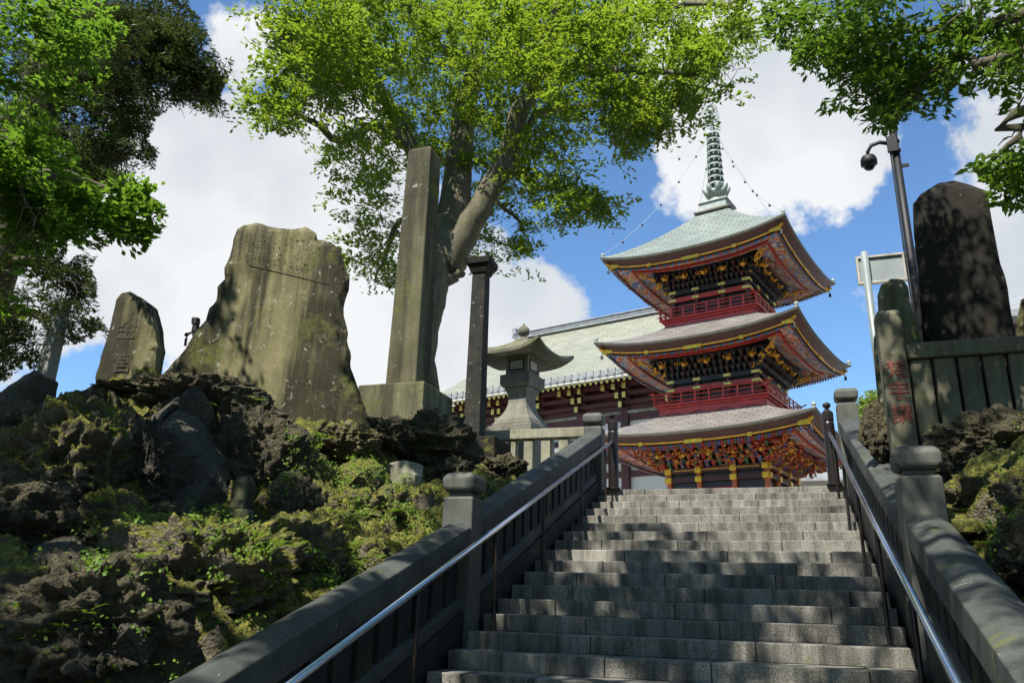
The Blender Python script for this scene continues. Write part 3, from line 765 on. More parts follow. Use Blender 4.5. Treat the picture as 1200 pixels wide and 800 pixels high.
    for k in range(4):       # chains from the spire to the roof corners with small bells
        W = 4.55; e = np.array(TT(k)(-W, -W, 18.8)); pts = []
        for m_ in range(25):
            q_ = m_ / 24; p = top + (e - top) * q_; p[2] -= 4 * .9 * q_ * (1 - q_); pts.append(p)
        b = MB(); b.tube(pts, .011, 4); ch = b.build('chain', 'wire', t)
        b = MB()
        for m_ in (4, 8, 12, 16, 20): b.ball(pts[m_] - [0, 0, .08], .065, 6)
        b.each('chain_bell', 'black_metal', ch)
    return t
build_pagoda()

# ================================================================== MAIN HALL
def build_hall():
    phi = -.27; ca, sa = math.cos(phi), math.sin(phi); ox, oy = -23.25, 53.14
    T = lambda u, v, z: (ox + u * ca - v * sa, oy + u * sa + v * ca, z)
    t = thing('temple_hall', 'long temple hall with a pale green roof, maroon timbers and white wall panels', 'hall', T(15, 5, PLAZA))
    U0, U1, E0 = -2.4, 19, 16.62; RV, RZ = 11.8, 24.9
    vs = []; qs = []; uv = []; n = 14
    def prof(q): return (RV * q, E0 + (RZ - E0) * (.78 * q + .22 * q * q))
    us = np.linspace(U0, U1, 30)
    for side in (0, 1):
        o = len(vs)
        for i in range(n + 1):
            v, z = prof(i / n)
            for u in us: vs.append(T(u, v if side == 0 else 2 * RV - v, z)); uv.append((u, i / n * 14))
        for i in range(n):
            for j in range(29): a_ = o + i * 30 + j; qs.append((a_, a_ + 1, a_ + 31, a_ + 30))
    o = np_mesh('roof', vs, qs, 'hall_roof', t, True); ul = o.data.uv_layers.new(name='UVMap'); ul.data.foreach_set('uv', np.array(uv, np.float32)[np.array(qs).ravel()].ravel())
    b = MB(); b.box(U0 + .1, U1, RV - .45, RV + .45, RZ - .1, RZ + .38, T); b.box(U0 - .05, U1, RV - .55, RV + .55, RZ + .38, RZ + .48, T); b.box(U0, U1, RV - .5, RV + .5, RZ + .14, RZ + .2, T)
    b.box(U0 - .3, U0 + .1, RV - .3, RV + .3, RZ + .2, RZ + 1.1, T); b.build('ridge', 'grey_tile', t, bevel=.03)
    b = MB()     # gable end
    for q0 in range(n):
        (v0, z0), (v1, z1) = prof(q0 / n), prof((q0 + 1) / n)
        for vv in ((v0, v1), (2 * RV - v0, 2 * RV - v1)): b.hexa([T(U0 + .02, vv[0], z0 - .5), T(U0 + .25, vv[0], z0 - .5), T(U0 + .25, vv[1], z1 - .5), T(U0 + .02, vv[1], z1 - .5), T(U0 + .02, vv[0], z0 - .01), T(U0 + .25, vv[0], z0 - .01), T(U0 + .25, vv[1], z1 - .01), T(U0 + .02, vv[1], z1 - .01)])
    b.build('verge', 'grey_tile', t)
    b = MB(); b.add([T(U0 + .6, .6, E0), T(U0 + .6, 2 * RV - .6, E0), T(U0 + .6, RV, RZ - .3)], [(0, 1, 2)]); b.build('gable_wall', 'cream_wall', t)
    # eaves: grey tile lip with roll ends, white strip, maroon boards, gilt rafter ends
    b = MB(); b.box(U0, U1, -.06, .5, E0 - .30, E0 + .04, T)
    for j in range(int((U1 - U0) / .55)): b.box(U0 + j * .55, U0 + j * .55 + .2, -.14, .0, E0 - .24, E0 + .14, T)
    b.build('eave_tiles', 'grey_tile', t)
    b = MB(); b.box(U0, U1, .0, .5, E0 - .46, E0 - .303, T); b.build('eave_board', 'cream_wall', t)
    b = MB(); b.add([T(U0, .1, E0 - .463), T(U1, .1, E0 - .463), T(U1, 3.2, E0 + .9), T(U0, 3.2, E0 + .9)], [(0, 1, 2, 3)]); b.build('eave_soffit', 'hall_maroon', t)
    b = MB(); g = MB()
    for j in range(int((U1 - U0) / .42)):
        u = U0 + .2 + j * .42; b.hexa([T(u - .07, .35, E0 - .66), T(u + .07, .35, E0 - .66), T(u + .07, 3.1, E0 + .5), T(u - .07, 3.1, E0 + .5), T(u - .07, .35, E0 - .5), T(u + .07, .35, E0 - .5), T(u + .07, 3.1, E0 + .7), T(u - .07, 3.1, E0 + .7)])
        g.box(u - .085, u + .085, .30, .346, E0 - .68, E0 - .49, T)
    b.build('rafters', 'hall_maroon', t); g.build('rafter_end_caps', 'gold_pale', t)
    # bracket arms
    b = MB(); g = MB()
    for j in range(6):
        u = U0 + 1.4 + j * 3.45
        for (du, vv, zz) in ((0, 1.4, 15.95), (-.8, 1.4, 15.95), (.8, 1.4, 15.95), (0, 1.9, 15.45), (.55, 1.9, 15.45), (0, 2.4, 14.95)):
            b.box(u + du - .11, u + du + .11, vv, 3.3, zz - .16, zz + .16, T); g.box(u + du - .13, u + du + .13, vv - .05, vv - .003, zz - .2, zz + .2, T)
    for vv, zz in ((1.7, 16.15), (2.2, 15.65), (2.7, 15.15)): b.box(U0, U1, vv, vv + .25, zz - .13, zz + .13, T)
    b.build('bracket_arms', 'hall_maroon', t); g.build('bracket_caps', 'gold_pale', t)
    # upper wall
    b = MB(); b.box(U0 + .6, U1, 3.3, 20, PLAZA, 17.4, T); b.build('wall', 'cream_wall', t)
    b = MB(); b.box(U0 + .6, U1, 3.0, 3.32, 14.42, 14.62, T); b.build('light_beam', 'fence_stone', t)
    def beam(z0, z1, v=3.12, m='hall_maroon'):
        b = MB(); b.box(U0 + .5, U1, v, v + .3, z0, z1, T); b.build('wall_beam', m, t)
    beam(14.63, 17.0); beam(13.95, 14.41); beam(12.55, 12.95)
    for j in range(6):
        b = MB(); u = U0 + 1.4 + j * 3.45; b.box(u - .28, u + .28, 2.98, 3.4, 5, 14.94, T); b.build('wall_post', 'hall_maroon', t)
    # pent roof and lower wall
    vs = [T(U0, .9, 11.85), T(U1, .9, 11.85), T(U1, 3.2, 12.6), T(U0, 3.2, 12.6)]
    o = np_mesh('pent_roof', vs, [(0, 1, 2, 3)], 'hall_low_roof', t); ul = o.data.uv_layers.new(name='UVMap'); ul.data.foreach_set('uv', np.array([0, 0, 48, 0, 48, 2.6, 0, 2.6], np.float32))
    b = MB(); b.box(U0, U1, .8, 1.0, 11.7, 11.88, T); b.build('pent_roof_edge', 'grey_tile', t)
    beam(11.1, 11.7); beam(10.1, 10.5); beam(8.6, 9.0); beam(6.5, 7.2)
    return t
build_hall()
# distant low building right of the pagoda
def build_small():
    p = at(958, 572, 62); x, y, z = p
    t = thing('small_temple_building', 'low building with a dark curved roof, far behind the right end of the top step', 'building', (x, y, PLAZA))
    b = MB(); b.box(x - 1.5, x + 7, y, y + 6, PLAZA, z + .8); b.build('wall', 'cream_wall', t)
    b = MB(); vs = []
    for i in range(9):
        q = i / 8; v = -1.4 + q * 5; zz = z + .6 + q * 1.9 - .5 * q * (1 - q) * 2; vs += [(x - 3, y + v, zz), (x + 9, y + v, zz)]
    b.add(vs, [(2 * i, 2 * i + 1, 2 * i + 3, 2 * i + 2) for i in range(8)]); b.box(x - 3, x + 9, y - 1.4, y - 1.2, z + .35, z + .59)
    b.build('roof', 'grey_tile', t)
build_small()

# ================================================================== MONUMENTS AND ROCKS
def tri_grid_slab(outline, thick, P0, nrm, up=(0, 0, 1), step=.07, rough=.02, seed=0, taper=.0, edge_rough=.05, back_scale=.84):
    """outline: list of (s, z) in the plane through P0 with horizontal normal nrm (pointing at the viewer).
       Returns verts, tris of a slab with rough faces and chipped edges."""
    nrm = np.array(nrm, float); nrm /= np.linalg.norm(nrm); sx = np.cross((0, 0, 1), nrm); sx /= np.linalg.norm(sx)
    O = np.array(outline, float)
    # resample outline
    pts = []
    for a, c in zip(O, np.roll(O, -1, 0)):
        n = max(1, int(np.linalg.norm(c - a) / step))
        for k in range(n): pts.append(a + (c - a) * k / n)
    pts = np.array(pts); n = len(pts)
    q = np.c_[pts, np.full(n, seed * 3.1)]
    cen = pts.mean(0); d = pts - cen; d /= np.linalg.norm(d, axis=1)[:, None] + 1e-9
    pts = pts + d * (fbm(q * 3.1, 4, seed) * edge_rough)[:, None]
    import mathutils.geometry as mg
    # interior points
    mn, mx_ = pts.min(0), pts.max(0); gx, gz = np.meshgrid(np.arange(mn[0], mx_[0], step), np.arange(mn[1], mx_[1], step))
    g = np.c_[gx.ravel(), gz.ravel()] + rng.uniform(-.2, .2, (gx.size, 2)) * step
    # point in polygon and clear of the edge
    inside = np.zeros(len(g), bool); a = pts; c = np.roll(pts, -1, 0)
    for i in range(n):
        cond = ((a[i, 1] > g[:, 1]) != (c[i, 1] > g[:, 1]))
        xs = (c[i, 0] - a[i, 0]) * (g[:, 1] - a[i, 1]) / (c[i, 1] - a[i, 1] + 1e-12) + a[i, 0]
        inside ^= cond & (g[:, 0] < xs)
    dm = np.min(((g[:, None] - pts[None, ::1]) ** 2).sum(-1), 1) ** .5
    g = g[inside & (dm > step * .6)]
    allp = [Vector(p) for p in np.r_[pts, g]]
    res = mg.delaunay_2d_cdt(allp, [], [list(range(n))], 1, 1e-6)
    V2 = np.array([tuple(v) for v in res[0]]); F = [f for f in res[2]]
    m = len(V2)
    dE = np.min(((V2[:, None] - pts[None]) ** 2).sum(-1), 1) ** .5
    rnd = np.clip(1 - dE / .12, 0, 1) ** 2 * .05
    P = lambda off: np.array(P0) + V2[:, :1] * sx + np.c_[np.zeros((m, 2)), V2[:, 1:] - P0[2]] + nrm * off[:, None]
    q = np.c_[V2, np.full(m, seed * 1.7)]
    front = P(-rnd + rough * fbm(q * 1.6, 5, seed + 5)); V2 = cen + (V2 - cen) * np.array([back_scale, 1.0]); back = P(np.full(m, -thick) + rnd + rough * 3 * fbm(q * 1.3, 4, seed + 8))
    V = np.r_[front, back]; tris = []
    cnt = {}
    for f in F:
        p = V2[list(f)]; ar = (p[1, 0] - p[0, 0]) * (p[2, 1] - p[0, 1]) - (p[2, 0] - p[0, 0]) * (p[1, 1] - p[0, 1])
        f = tuple(f) if ar > 0 else tuple(reversed(f))
        tris.append(f); tris.append(tuple(i + m for i in reversed(f)))
        for e in zip(f, f[1:] + f[:1]): cnt[e] = 1
    for (i, j) in list(cnt):
        if (j, i) not in cnt: tris += [(j, i, i + m), (j, i + m, j + m)]
    return V, tris
def slab_obj(name, outline, thick, P0, nrm, mat, parent=None, **k):
    V, F = tri_grid_slab(outline, thick, P0, nrm, **k)
    o = np_mesh(name, V, F, mat, parent, smooth=False)
    return o
def px_outline(pxs, D, nrm, P0):
    """image outline -> (s, z) in the vertical plane through P0"""
    nrm = np.array(nrm, float); nrm /= np.linalg.norm(nrm); sx = np.cross((0, 0, 1), nrm); out = []
    for px, py in pxs:
        d = ray(px, py); t = ((P0 - CP) @ nrm) / (d @ nrm); p = CP + d * t; out.append(((p - P0) @ sx, p[2]))
    return out
def monument(name, label, pxs, D, c, nrm, thick, mat, cat='stone slab', group=None, **k):
    P0 = at(*c, D); ol = px_outline(pxs, D, nrm, P0)
    o = slab_obj(name, ol, thick, P0, nrm, mat, None, **k)
    tag(o, label, cat, group); return o, P0
# great inscribed slab
big, P0 = monument('stone_monument', 'huge rough inscribed stone slab streaked with moss and painted-in tree shade, standing on the rocks left of the pillar',
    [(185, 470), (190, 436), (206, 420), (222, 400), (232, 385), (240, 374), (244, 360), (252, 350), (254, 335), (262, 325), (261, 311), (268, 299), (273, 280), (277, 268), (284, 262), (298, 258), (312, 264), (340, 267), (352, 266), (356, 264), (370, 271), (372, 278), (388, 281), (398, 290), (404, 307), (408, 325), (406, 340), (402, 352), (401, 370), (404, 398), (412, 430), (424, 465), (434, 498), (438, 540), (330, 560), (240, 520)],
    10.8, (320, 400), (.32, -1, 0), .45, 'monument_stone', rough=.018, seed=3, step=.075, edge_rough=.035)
def on_plane(px, py, P0, nrm, off=.01):
    nrm = np.array(nrm, float); nrm /= np.linalg.norm(nrm); d = ray(px, py); t = ((P0 - CP) @ nrm) / (d @ nrm); return CP + d * t + nrm * off
n0 = (.32, -1, 0)
def on_mesh(o, px, py):
    d = Vector(ray(px, py)).normalized(); ok, loc, nor, _ = o.ray_cast(Vector(CP), d); return np.array(loc) + np.array(nor) * .002 if ok else None
bpy.context.view_layer.update()
b = MB(); pts = [p for p in (on_mesh(big, 292 + 3.1 * k_, 311 + .74 * k_) for k_ in range(31)) if p is not None]; b.tube(pts, .0065, 4); o = b.build('engraved_line', 'carved_shadow'); o.parent = big
b = MB(); rr = random.Random(5)
for j in range(15):      # worn columns of carving, unreadable
    for k in range(6):
        px = 290 + j * 6.4 + rr.uniform(-1, 1); py = 274 + j * .9 + k * 6.5 + rr.uniform(-1, 1)
        if rr.random() < .25: continue
        for _ in range(4):
            dx, dy = rr.uniform(-1.8, 1.8), rr.uniform(-2.2, 2.2)
            a1, a2 = on_mesh(big, px + dx, py + dy), on_mesh(big, px + dx + rr.uniform(-2, 2), py + dy + rr.uniform(-1.2, 2))
            if a1 is not None and a2 is not None: b.tube([a1, a2], .0045, 3)
o = b.build('worn_carving', 'pedestal_stone'); o.parent = big; o['kind'] = 'stuff'
big['_o'] = [0, 0, 0]
# second stele, far left of it
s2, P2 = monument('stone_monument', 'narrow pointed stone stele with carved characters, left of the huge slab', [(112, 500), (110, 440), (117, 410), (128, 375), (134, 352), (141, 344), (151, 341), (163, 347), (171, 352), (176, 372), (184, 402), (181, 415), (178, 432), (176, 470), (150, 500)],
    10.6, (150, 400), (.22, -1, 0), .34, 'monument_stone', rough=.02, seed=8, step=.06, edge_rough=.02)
# far pale square stele, tilted dark slab
p = at(52, 470, 12.5)
t = thing('stone_monument', 'pale square stone pillar at far left, partly behind the dark conifer branches', 'stone pillar', p)
b = MB(); a1 = at(32, 478, 12.5); a2 = at(62, 478, 12.5); w = (a2[0] - a1[0]) / 2; cx = (a1[0] + a2[0]) / 2; b.taper(cx, a1[1] + w, a1[2] - 1.2, at(66, 350, 12.5)[2], w * 1.05, w * .95); b.build('shaft', 'pale_stele', t, bevel=.02)
monument('stone_slab', 'dark low stone slab with a sloping top, leaning beside the pale pillar at far left', [(-60, 540), (-60, 470), (-20, 462), (15, 448), (36, 432), (44, 435), (41, 470), (60, 497), (66, 512), (40, 540)], 10.5, (10, 480), (.2, -1, 0), .5, 'slab_rock', seed=12, rough=.02, step=.08)
# tall square pillar and pedestal
t = thing('stone_pillar', 'tall square mossy stone pillar on a stepped pedestal, in front of the tree trunk', 'stone pillar', (-5.7, 11.3, 3.4))
b = MB(); zt = atY(492, 168, 10.98)[2]
b.loft_sq(-5.72, 11.25, [(4.84, .272), (zt - .10, .225), (zt - .03, .19), (zt, .11)]); b.build('shaft', 'pillar_stone', t, bevel=.02)
b = MB(); b.box(-6.38, -5.215, 10.80, 11.96, 4.26, 4.835); b.build('upper_pedestal', 'pedestal_stone', t, bevel=.02)
b = MB(); b.box(-6.55, -5.08, 10.70, 12.2, 3.3, 4.258); b.build('lower_pedestal', 'pedestal_stone', t, bevel=.02)
b = MB(); b.box(-5.22, -4.30, 11.6, 12.4, 3.3, 4.10); b.build('side_block', 'dark_stone', t, bevel=.02)
# dark column with a flared capital
c0 = at(562, 540, 13.3); t = thing('stone_column', 'slender dark square stone column with a flared capital, left of the lantern', 'stone column', (c0[0], c0[1], 3.4))
x, y = c0[0], c0[1]; zt = at(560, 305, 13.3)[2]; w = .138; x -= .12
b = MB(); b.loft_sq(x, y, [(3.4, w + .02), (zt - .30, w - .01)]); b.build('shaft', 'column_stone', t, bevel=.015)
b = MB(); b.loft_sq(x, y, [(zt - .30, w - .02), (zt - .27, w + .01), (zt - .17, w + .045), (zt - .12, w + .075)]); b.loft_sq(x, y, [(zt - .118, w + .09), (zt, w + .10)]); b.build('capital', 'dark_stone', t, bevel=.008)
b = MB(); b.loft_sq(x, y, [(3.35, w + .14), (4.02, w + .12)]); b.build('base', 'dark_stone', t, bevel=.015)
# stone lantern
lx, ly = -5.03, 15.1; zl = lambda px, py: at(px, py, 15.5)[2]
def T_l(u, v, z, ph=-.2): return (lx + u * math.cos(ph) - v * math.sin(ph), ly + u * math.sin(ph) + v * math.cos(ph), z)
t = thing('stone_lantern', 'big grey stone lantern with upswept roof corners, standing behind the short fence', 'lantern', (lx, ly, PLAZA))
Z = lambda py: atY(622, py, 14.5)[2]
b = MB(); b.loft_sq(0, 0, [(PLAZA, .95), (3.95, .95)], T_l); b.build('ground_step', 'lantern_stone', t, bevel=.02)
b = MB(); b.loft_sq(0, 0, [(3.95, .52), (Z(494), .505)], T_l); b.build('base', 'lantern_stone', t, bevel=.015)
b = MB(); z0, z1 = Z(494) + .002, Z(446)
b.loft_sq(0, 0, [(z0, .44), (z0 + .06, .44), (z0 + .08, .405), (z0 + .13, .395), (z0 + .17, .37), (z0 + .25, .31), (z0 + .36, .25), (z0 + .5, .212), (z0 + .62, .205), (z1 - .12, .226), (z1 - .05, .26), (z1 - .03, .27), (z1, .27)], T_l); b.build('shaft', 'lantern_stone', t, bevel=.008)
b = MB(); za, zb = z1 + .002, Z(431); b.loft_sq(0, 0, [(za, .30), (za + .05, .345), (zb, .345)], T_l); b.build('platform', 'lantern_stone', t, bevel=.012)
b = MB(); zc = 6.44; b.loft_sq(0, 0, [(zb + .002, .262), (zc + .06, .258)], T_l); fb = b.build('fire_box', 'lantern_stone', t, bevel=.012)
for k in range(4):
    r = [lambda u, v: (u, v), lambda u, v: (-v, u), lambda u, v: (-u, -v), lambda u, v: (v, -u)][k]
    TT_ = lambda u, v, z, r=r: T_l(*r(u, v), z)
    b = MB(); m0, m1 = zb + .09, zc - .03
    for (u0, u1, q0, q1) in ((-.17, .17, m0, m0 + .02), (-.17, .17, m1 - .02, m1), (-.17, -.15, m0 + .02, m1 - .02), (.15, .17, m0 + .02, m1 - .02)): b.box(u0, u1, -.272, -.245, q0, q1, TT_)
    b.build('window_frame', 'dark_stone', t); b = MB(); b.box(-.149, .149, -.265, -.245, m0 + .021, m1 - .021, TT_); b.build('window', 'window_paper', t)
vs = []; qs = []; n = 20; nt_ = 10; ZR = Z(404) - .02; ZR = 6.44     # upswept roof
for top in (1, 0):
    for k in range(4):
        r = [lambda u, v: (u, v), lambda u, v: (-v, u), lambda u, v: (-u, -v), lambda u, v: (v, -u)][k]; o = len(vs)
        for i in range(nt_ + 1):
            q = i / nt_; w = .80 + (.10 - .80) * q
            for j in range(n + 1):
                s = -1 + 2 * j / n; up = .20 * abs(s) ** 3 * (1 - q) ** 2
                z = ZR + .05 + up + (.42 * (q ** 1.5) if top else (.02 - .09) + .10 * q)
                vs.append(T_l(*r(s * w, -w), z))
        for i in range(nt_):
            for j in range(n): a_ = o + i * (n + 1) + j; f = (a_, a_ + 1, a_ + n + 2, a_ + n + 1); qs.append(f if top else f[::-1])
        if not top:      # rim between top and underside
            o1 = k * (nt_ + 1) * (n + 1)
            for j in range(n): qs.append((o + j, o + j + 1, o1 + j + 1, o1 + j))
np_mesh('roof', vs, qs, 'lantern_roof_stone', t)
b = MB(); zz = ZR + .44; b.lathe(lx, ly, [(.19, zz - .08), (.17, zz), (.11, zz + .06), (.065, zz + .09), (.06, zz + .12), (.11, zz + .15), (.13, zz + .21), (.12, zz + .28), (.07, zz + .33), (.025, zz + .36), (.02, zz + .40)], 18); b.build('finial', 'lantern_roof_stone', t, smooth=True)
# bronze staff ornament showing past the slab
p = at(228, 440, 11.9); t = thing('bronze_staff', 'small bronze ornament with a ring and spire, peeping past the huge slab', 'ornament', p)
q_ = lambda px, py: at(px, py, 11.9)
b = MB(); b.tube([q_(226, 440), q_(228, 400), q_(230, 378)], .022, 6)
for py, r in ((392, .05), (387, .06), (383, .05), (378, .06), (375, .06)): c = q_(229.5, py); b.lathe(c[0], c[1], [(r, c[2] - .025), (r, c[2] + .025)], 8)
b.build('spire', 'black_metal', t)
b = MB(); b.tube([q_(217 , 405), q_(218, 397), q_(221, 391), q_(228, 388), q_(234, 389), q_(238, 393)], .02, 6); b.tube([q_(217, 391), q_(220, 393)], .03, 6); b.build('ring', 'black_metal', t)

# ---- right side
NR = (-.12, -1, 0)
dark, PD = monument('stone_monument', 'tall dark round-shouldered stone slab standing behind the right fence', [(1085, 420), (1080, 380), (1076, 320), (1071, 275), (1070, 238), (1078, 226), (1100, 212), (1118, 209), (1136, 214), (1158, 222), (1162, 250), (1172, 300), (1183, 350), (1193, 405), (1195, 430)],
    9.9, (1130, 320), NR, .55, 'dark_stone', rough=.015, seed=21, step=.075, edge_rough=.012)
monument('stone_monument', 'smaller dark mossy stone slab behind the pillar with red characters', [(1024, 540), (1030, 480), (1026, 440), (1024, 395), (1030, 380), (1028, 345), (1032, 332), (1044, 325), (1058, 326), (1064, 335), (1068, 360), (1078, 385), (1084, 420), (1088, 540)], 9.6, (1050, 420), NR, .4, 'pedestal_stone', rough=.02, seed=23, step=.05, edge_rough=.015)
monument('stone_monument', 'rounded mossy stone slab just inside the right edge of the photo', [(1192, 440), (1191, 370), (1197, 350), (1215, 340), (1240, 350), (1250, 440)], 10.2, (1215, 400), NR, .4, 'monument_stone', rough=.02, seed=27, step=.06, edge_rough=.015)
# engraved pillar with red characters
YP = 8.72
def Xp(px, py): return atY(px, py, YP)
t = thing('engraved_pillar', 'square stone pillar with three red carved characters, at the end of the right fence', 'stone pillar', Xp(1055, 520))
w = (Xp(1076, 512)[0] - Xp(1044, 512)[0]) / 2; xb = (Xp(1076, 512)[0] + Xp(1044, 512)[0]) / 2; zt = Xp(1043, 362)[2]; wt = (Xp(1059, 372)[0] - Xp(1030, 372)[0]) / 2; xt = (Xp(1059, 372)[0] + Xp(1030, 372)[0]) / 2
zb = Xp(1060, 525)[2] - .35
b = MB()
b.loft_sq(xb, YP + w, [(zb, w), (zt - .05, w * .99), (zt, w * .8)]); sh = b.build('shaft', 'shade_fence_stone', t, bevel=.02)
def glyph(ch, size, P, nrm, mat, parent, name='character', ext=.002):
    cu = bpy.data.curves.new(name, 'FONT'); cu.body = ch; cu.size = size; cu.extrude = ext; cu.align_x = 'CENTER'; cu.align_y = 'CENTER'; cu.resolution_u = 3
    ob = bpy.data.objects.new(name, cu); COL.objects.link(ob); bpy.context.view_layer.update()
    me = bpy.data.meshes.new_from_object(ob.evaluated_get(bpy.context.evaluated_depsgraph_get())); bpy.data.objects.remove(ob)
    me.materials.clear(); me.materials.append(MATS[mat]); o = bpy.data.objects.new(name, me); COL.objects.link(o)
    nrm = Vector(nrm).normalized(); x = Vector((0, 0, 1)).cross(nrm).normalized(); z = nrm; yv = Vector((0, 0, 1))
    M = Matrix(((x.x, yv.x, z.x, P[0]), (x.y, yv.y, z.y, P[1]), (x.z, yv.z, z.z, P[2]), (0, 0, 0, 1)))
    me.transform(M); off = Vector(parent['_o']); me.transform(Matrix.Translation(-off)); o.parent = parent; o['_o'] = list(off); return o
for ch, (px, py) in zip('梵宇講', ((1058, 434), (1062, 459), (1066, 486))):
    P = Xp(px, py); glyph(ch, .215, (xb + .01, P[1] - .004, P[2]), (0, -1, 0), 'red_ink', t)
for j, (ch, px, py) in enumerate((('八', 147, 382), ('宮', 144, 427), ('金', 149, 388))[1:]):
    P = on_plane(px, py, P2, (.22, -1, 0), .012); s2['_o'] = [0, 0, 0]; glyph(ch, .28, P, (.22, -1, 0), 'carved_shadow', s2, 'carved_character', .006)
# fence of upright stones
t = thing('stone_fence', 'mossy fence of wide upright stones under a flat rail, below the tall dark slab', 'fence', (2, 8.9, 3))
zr1 = atY(1100, 408, 8.8)[2]; xs = xb + w
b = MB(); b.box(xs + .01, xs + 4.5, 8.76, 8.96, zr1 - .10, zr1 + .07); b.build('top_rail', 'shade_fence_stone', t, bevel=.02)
x = xs + .03
for j in range(18):
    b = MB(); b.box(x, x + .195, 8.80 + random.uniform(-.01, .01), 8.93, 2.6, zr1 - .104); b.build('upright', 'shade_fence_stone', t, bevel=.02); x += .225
t = thing('stone_plinth', 'dark stone plinth carrying the tall dark slab behind the right fence', 'plinth', (3, 9.4, 3)); b = MB(); b.box(xs + .10, xs + 3.6, 9.15, 10.6, 3.0, zr1 - .13); b.build('block', 'dark_stone', t, bevel=.02); b = MB(); b.box(xs + .25, xs + 3.4, 9.35, 10.4, zr1 - .128, zr1 - .02); b.build('upper_block', 'dark_stone', t, bevel=.02)
# back of a notice board on poles
ys = 11.5; q = lambda px, py: atY(px, py, ys)
t = thing('notice_board', 'back of a grey metal notice board on a round pole, left of the camera mast', 'sign', (q(1015, 520)[0], ys, 3))
x0, x1 = q(1002, 300)[0], q(1090, 300)[0]; z1_, z0_ = q(1002, 302)[2], q(1002, 334)[2]
b = MB(); b.box(x0 + .03, x1 - .03, ys, ys + .03, z0_ + .03, z1_ - .03); b.build('panel', 'sign_metal', t)
b = MB(); b.box(x0, x1, ys - .03, ys + .05, z1_ - .03, z1_); b.box(x0, x1, ys - .03, ys + .05, z0_, z0_ + .03); b.box(x0, x0 + .03, ys - .03, ys + .05, z0_ + .032, z1_ - .032); b.box(x1 - .03, x1, ys - .03, ys + .05, z0_ + .032, z1_ - .032); xm = q(1060, 310)[0]; b.box(xm - .02, xm + .02, ys - .025, ys - .002, z0_ + .032, z1_ - .032); b.build('frame', 'sign_frame', t)
xp = q(1012, 300)[0]
b = MB(); b.tube([(xp, ys - .09, 3.4), (xp, ys - .09, z1_ + .03)], .05, 12); b.build('pole', 'sign_metal', t, smooth=True)
b = MB(); b.tube([(x1 - .15, ys - .09, 3.4), (x1 - .15, ys - .09, z1_ + .03)], .05, 12); b.build('pole', 'sign_metal', t, smooth=True)
# camera mast
ys = 10.9; P = q_m = atY(1066, 290, ys); xm = P[0]; zt = atY(1047, 135, ys)[2]; zc = atY(1047, 172, ys)[2]
t = thing('camera_mast', 'slim black pole carrying a dome security camera on a curved arm', 'camera pole', (xm, ys, 3.4))
b = MB(); b.tube([(xm, ys, 3.3), (xm, ys, zt)], [.06, .052], 14); b.lathe(xm, ys, [(.06, zt), (.07, zt + .02), (.03, zt + .05)], 12); b.build('pole', 'black_metal', t, smooth=True)
b = MB(); b.box(xm - .11, xm + .02, ys - .10, ys - .045, zc - .12, zc + .12); b.build('bracket', 'black_metal', t)
for dz in (.06, -.09): b = MB(); b.lathe(xm, ys, [(.07, zc + dz), (.07, zc + dz + .03)], 14); b.build('collar', 'black_metal', t)
b = MB(); b.box(xm + .05, xm + .14, ys - .02, ys + .02, zc - .34, zc - .30); b.build('peg', 'black_metal', t)
b = MB(); b.tube([(xm - .075, ys - .05, zc - .1), (xm - .075, ys - .03, zc - 1.6), (xm - .07, ys - .03, 3.6)], .012, 5); b.build('cable', 'black_metal', t)
b = MB(); cx_ = xm - .37; b.tube([(xm - .09, ys - .07, zc + .02), (xm - .2, ys - .07, zc + .06), (xm - .31, ys - .07, zc + .03), (cx_, ys - .07, zc - .07), (cx_, ys - .07, zc - .14)], .028, 10); b.build('arm', 'black_metal', t, smooth=True)
b = MB(); b.lathe(cx_, ys - .07, [(.04, zc - .12), (.09, zc - .15), (.11, zc - .20), (.11, zc - .27), (.095, zc - .28)], 20); ca_ = b.build('camera_housing', 'black_metal', t, smooth=True)
b = MB(); b.ball((cx_, ys - .07, zc - .28), .082, 14); b.build('dome', 'dome_glass', t, smooth=True)
# sliver of a far temple roof at the right edge
p = at(1188, 395, 40); t = thing('far_temple_roof', 'bit of a distant maroon temple building between the two slabs at the right edge', 'building', (p[0], p[1], 3.4))
b = MB(); b.box(p[0] - 1, p[0] + 8, p[1], p[1] + 6, 3.4, p[2] + .6); b.build('wall', 'hall_maroon', t)
b = MB(); b.box(p[0] - .8, p[0] + 8.2, p[1] - .05, p[1] - .01, p[2] - .6, p[2] - .1); b.build('wall_panel', 'cream_wall', t)
b = MB(); b.hexa([(p[0] - 1.8, p[1] - 1.2, p[2] + .6), (p[0] + 9, p[1] - 1.2, p[2] + .6), (p[0] + 9, p[1] + 7, p[2] + .6), (p[0] - 1.8, p[1] + 7, p[2] + .6), (p[0] - 1.8, p[1] - 1.2, p[2] + .9), (p[0] + 9, p[1] - 1.2, p[2] + .9), (p[0] + 9, p[1] + 3, p[2] + 3), (p[0] - 1.8, p[1] + 3, p[2] + 3)]); b.build('roof', 'grey_tile', t)

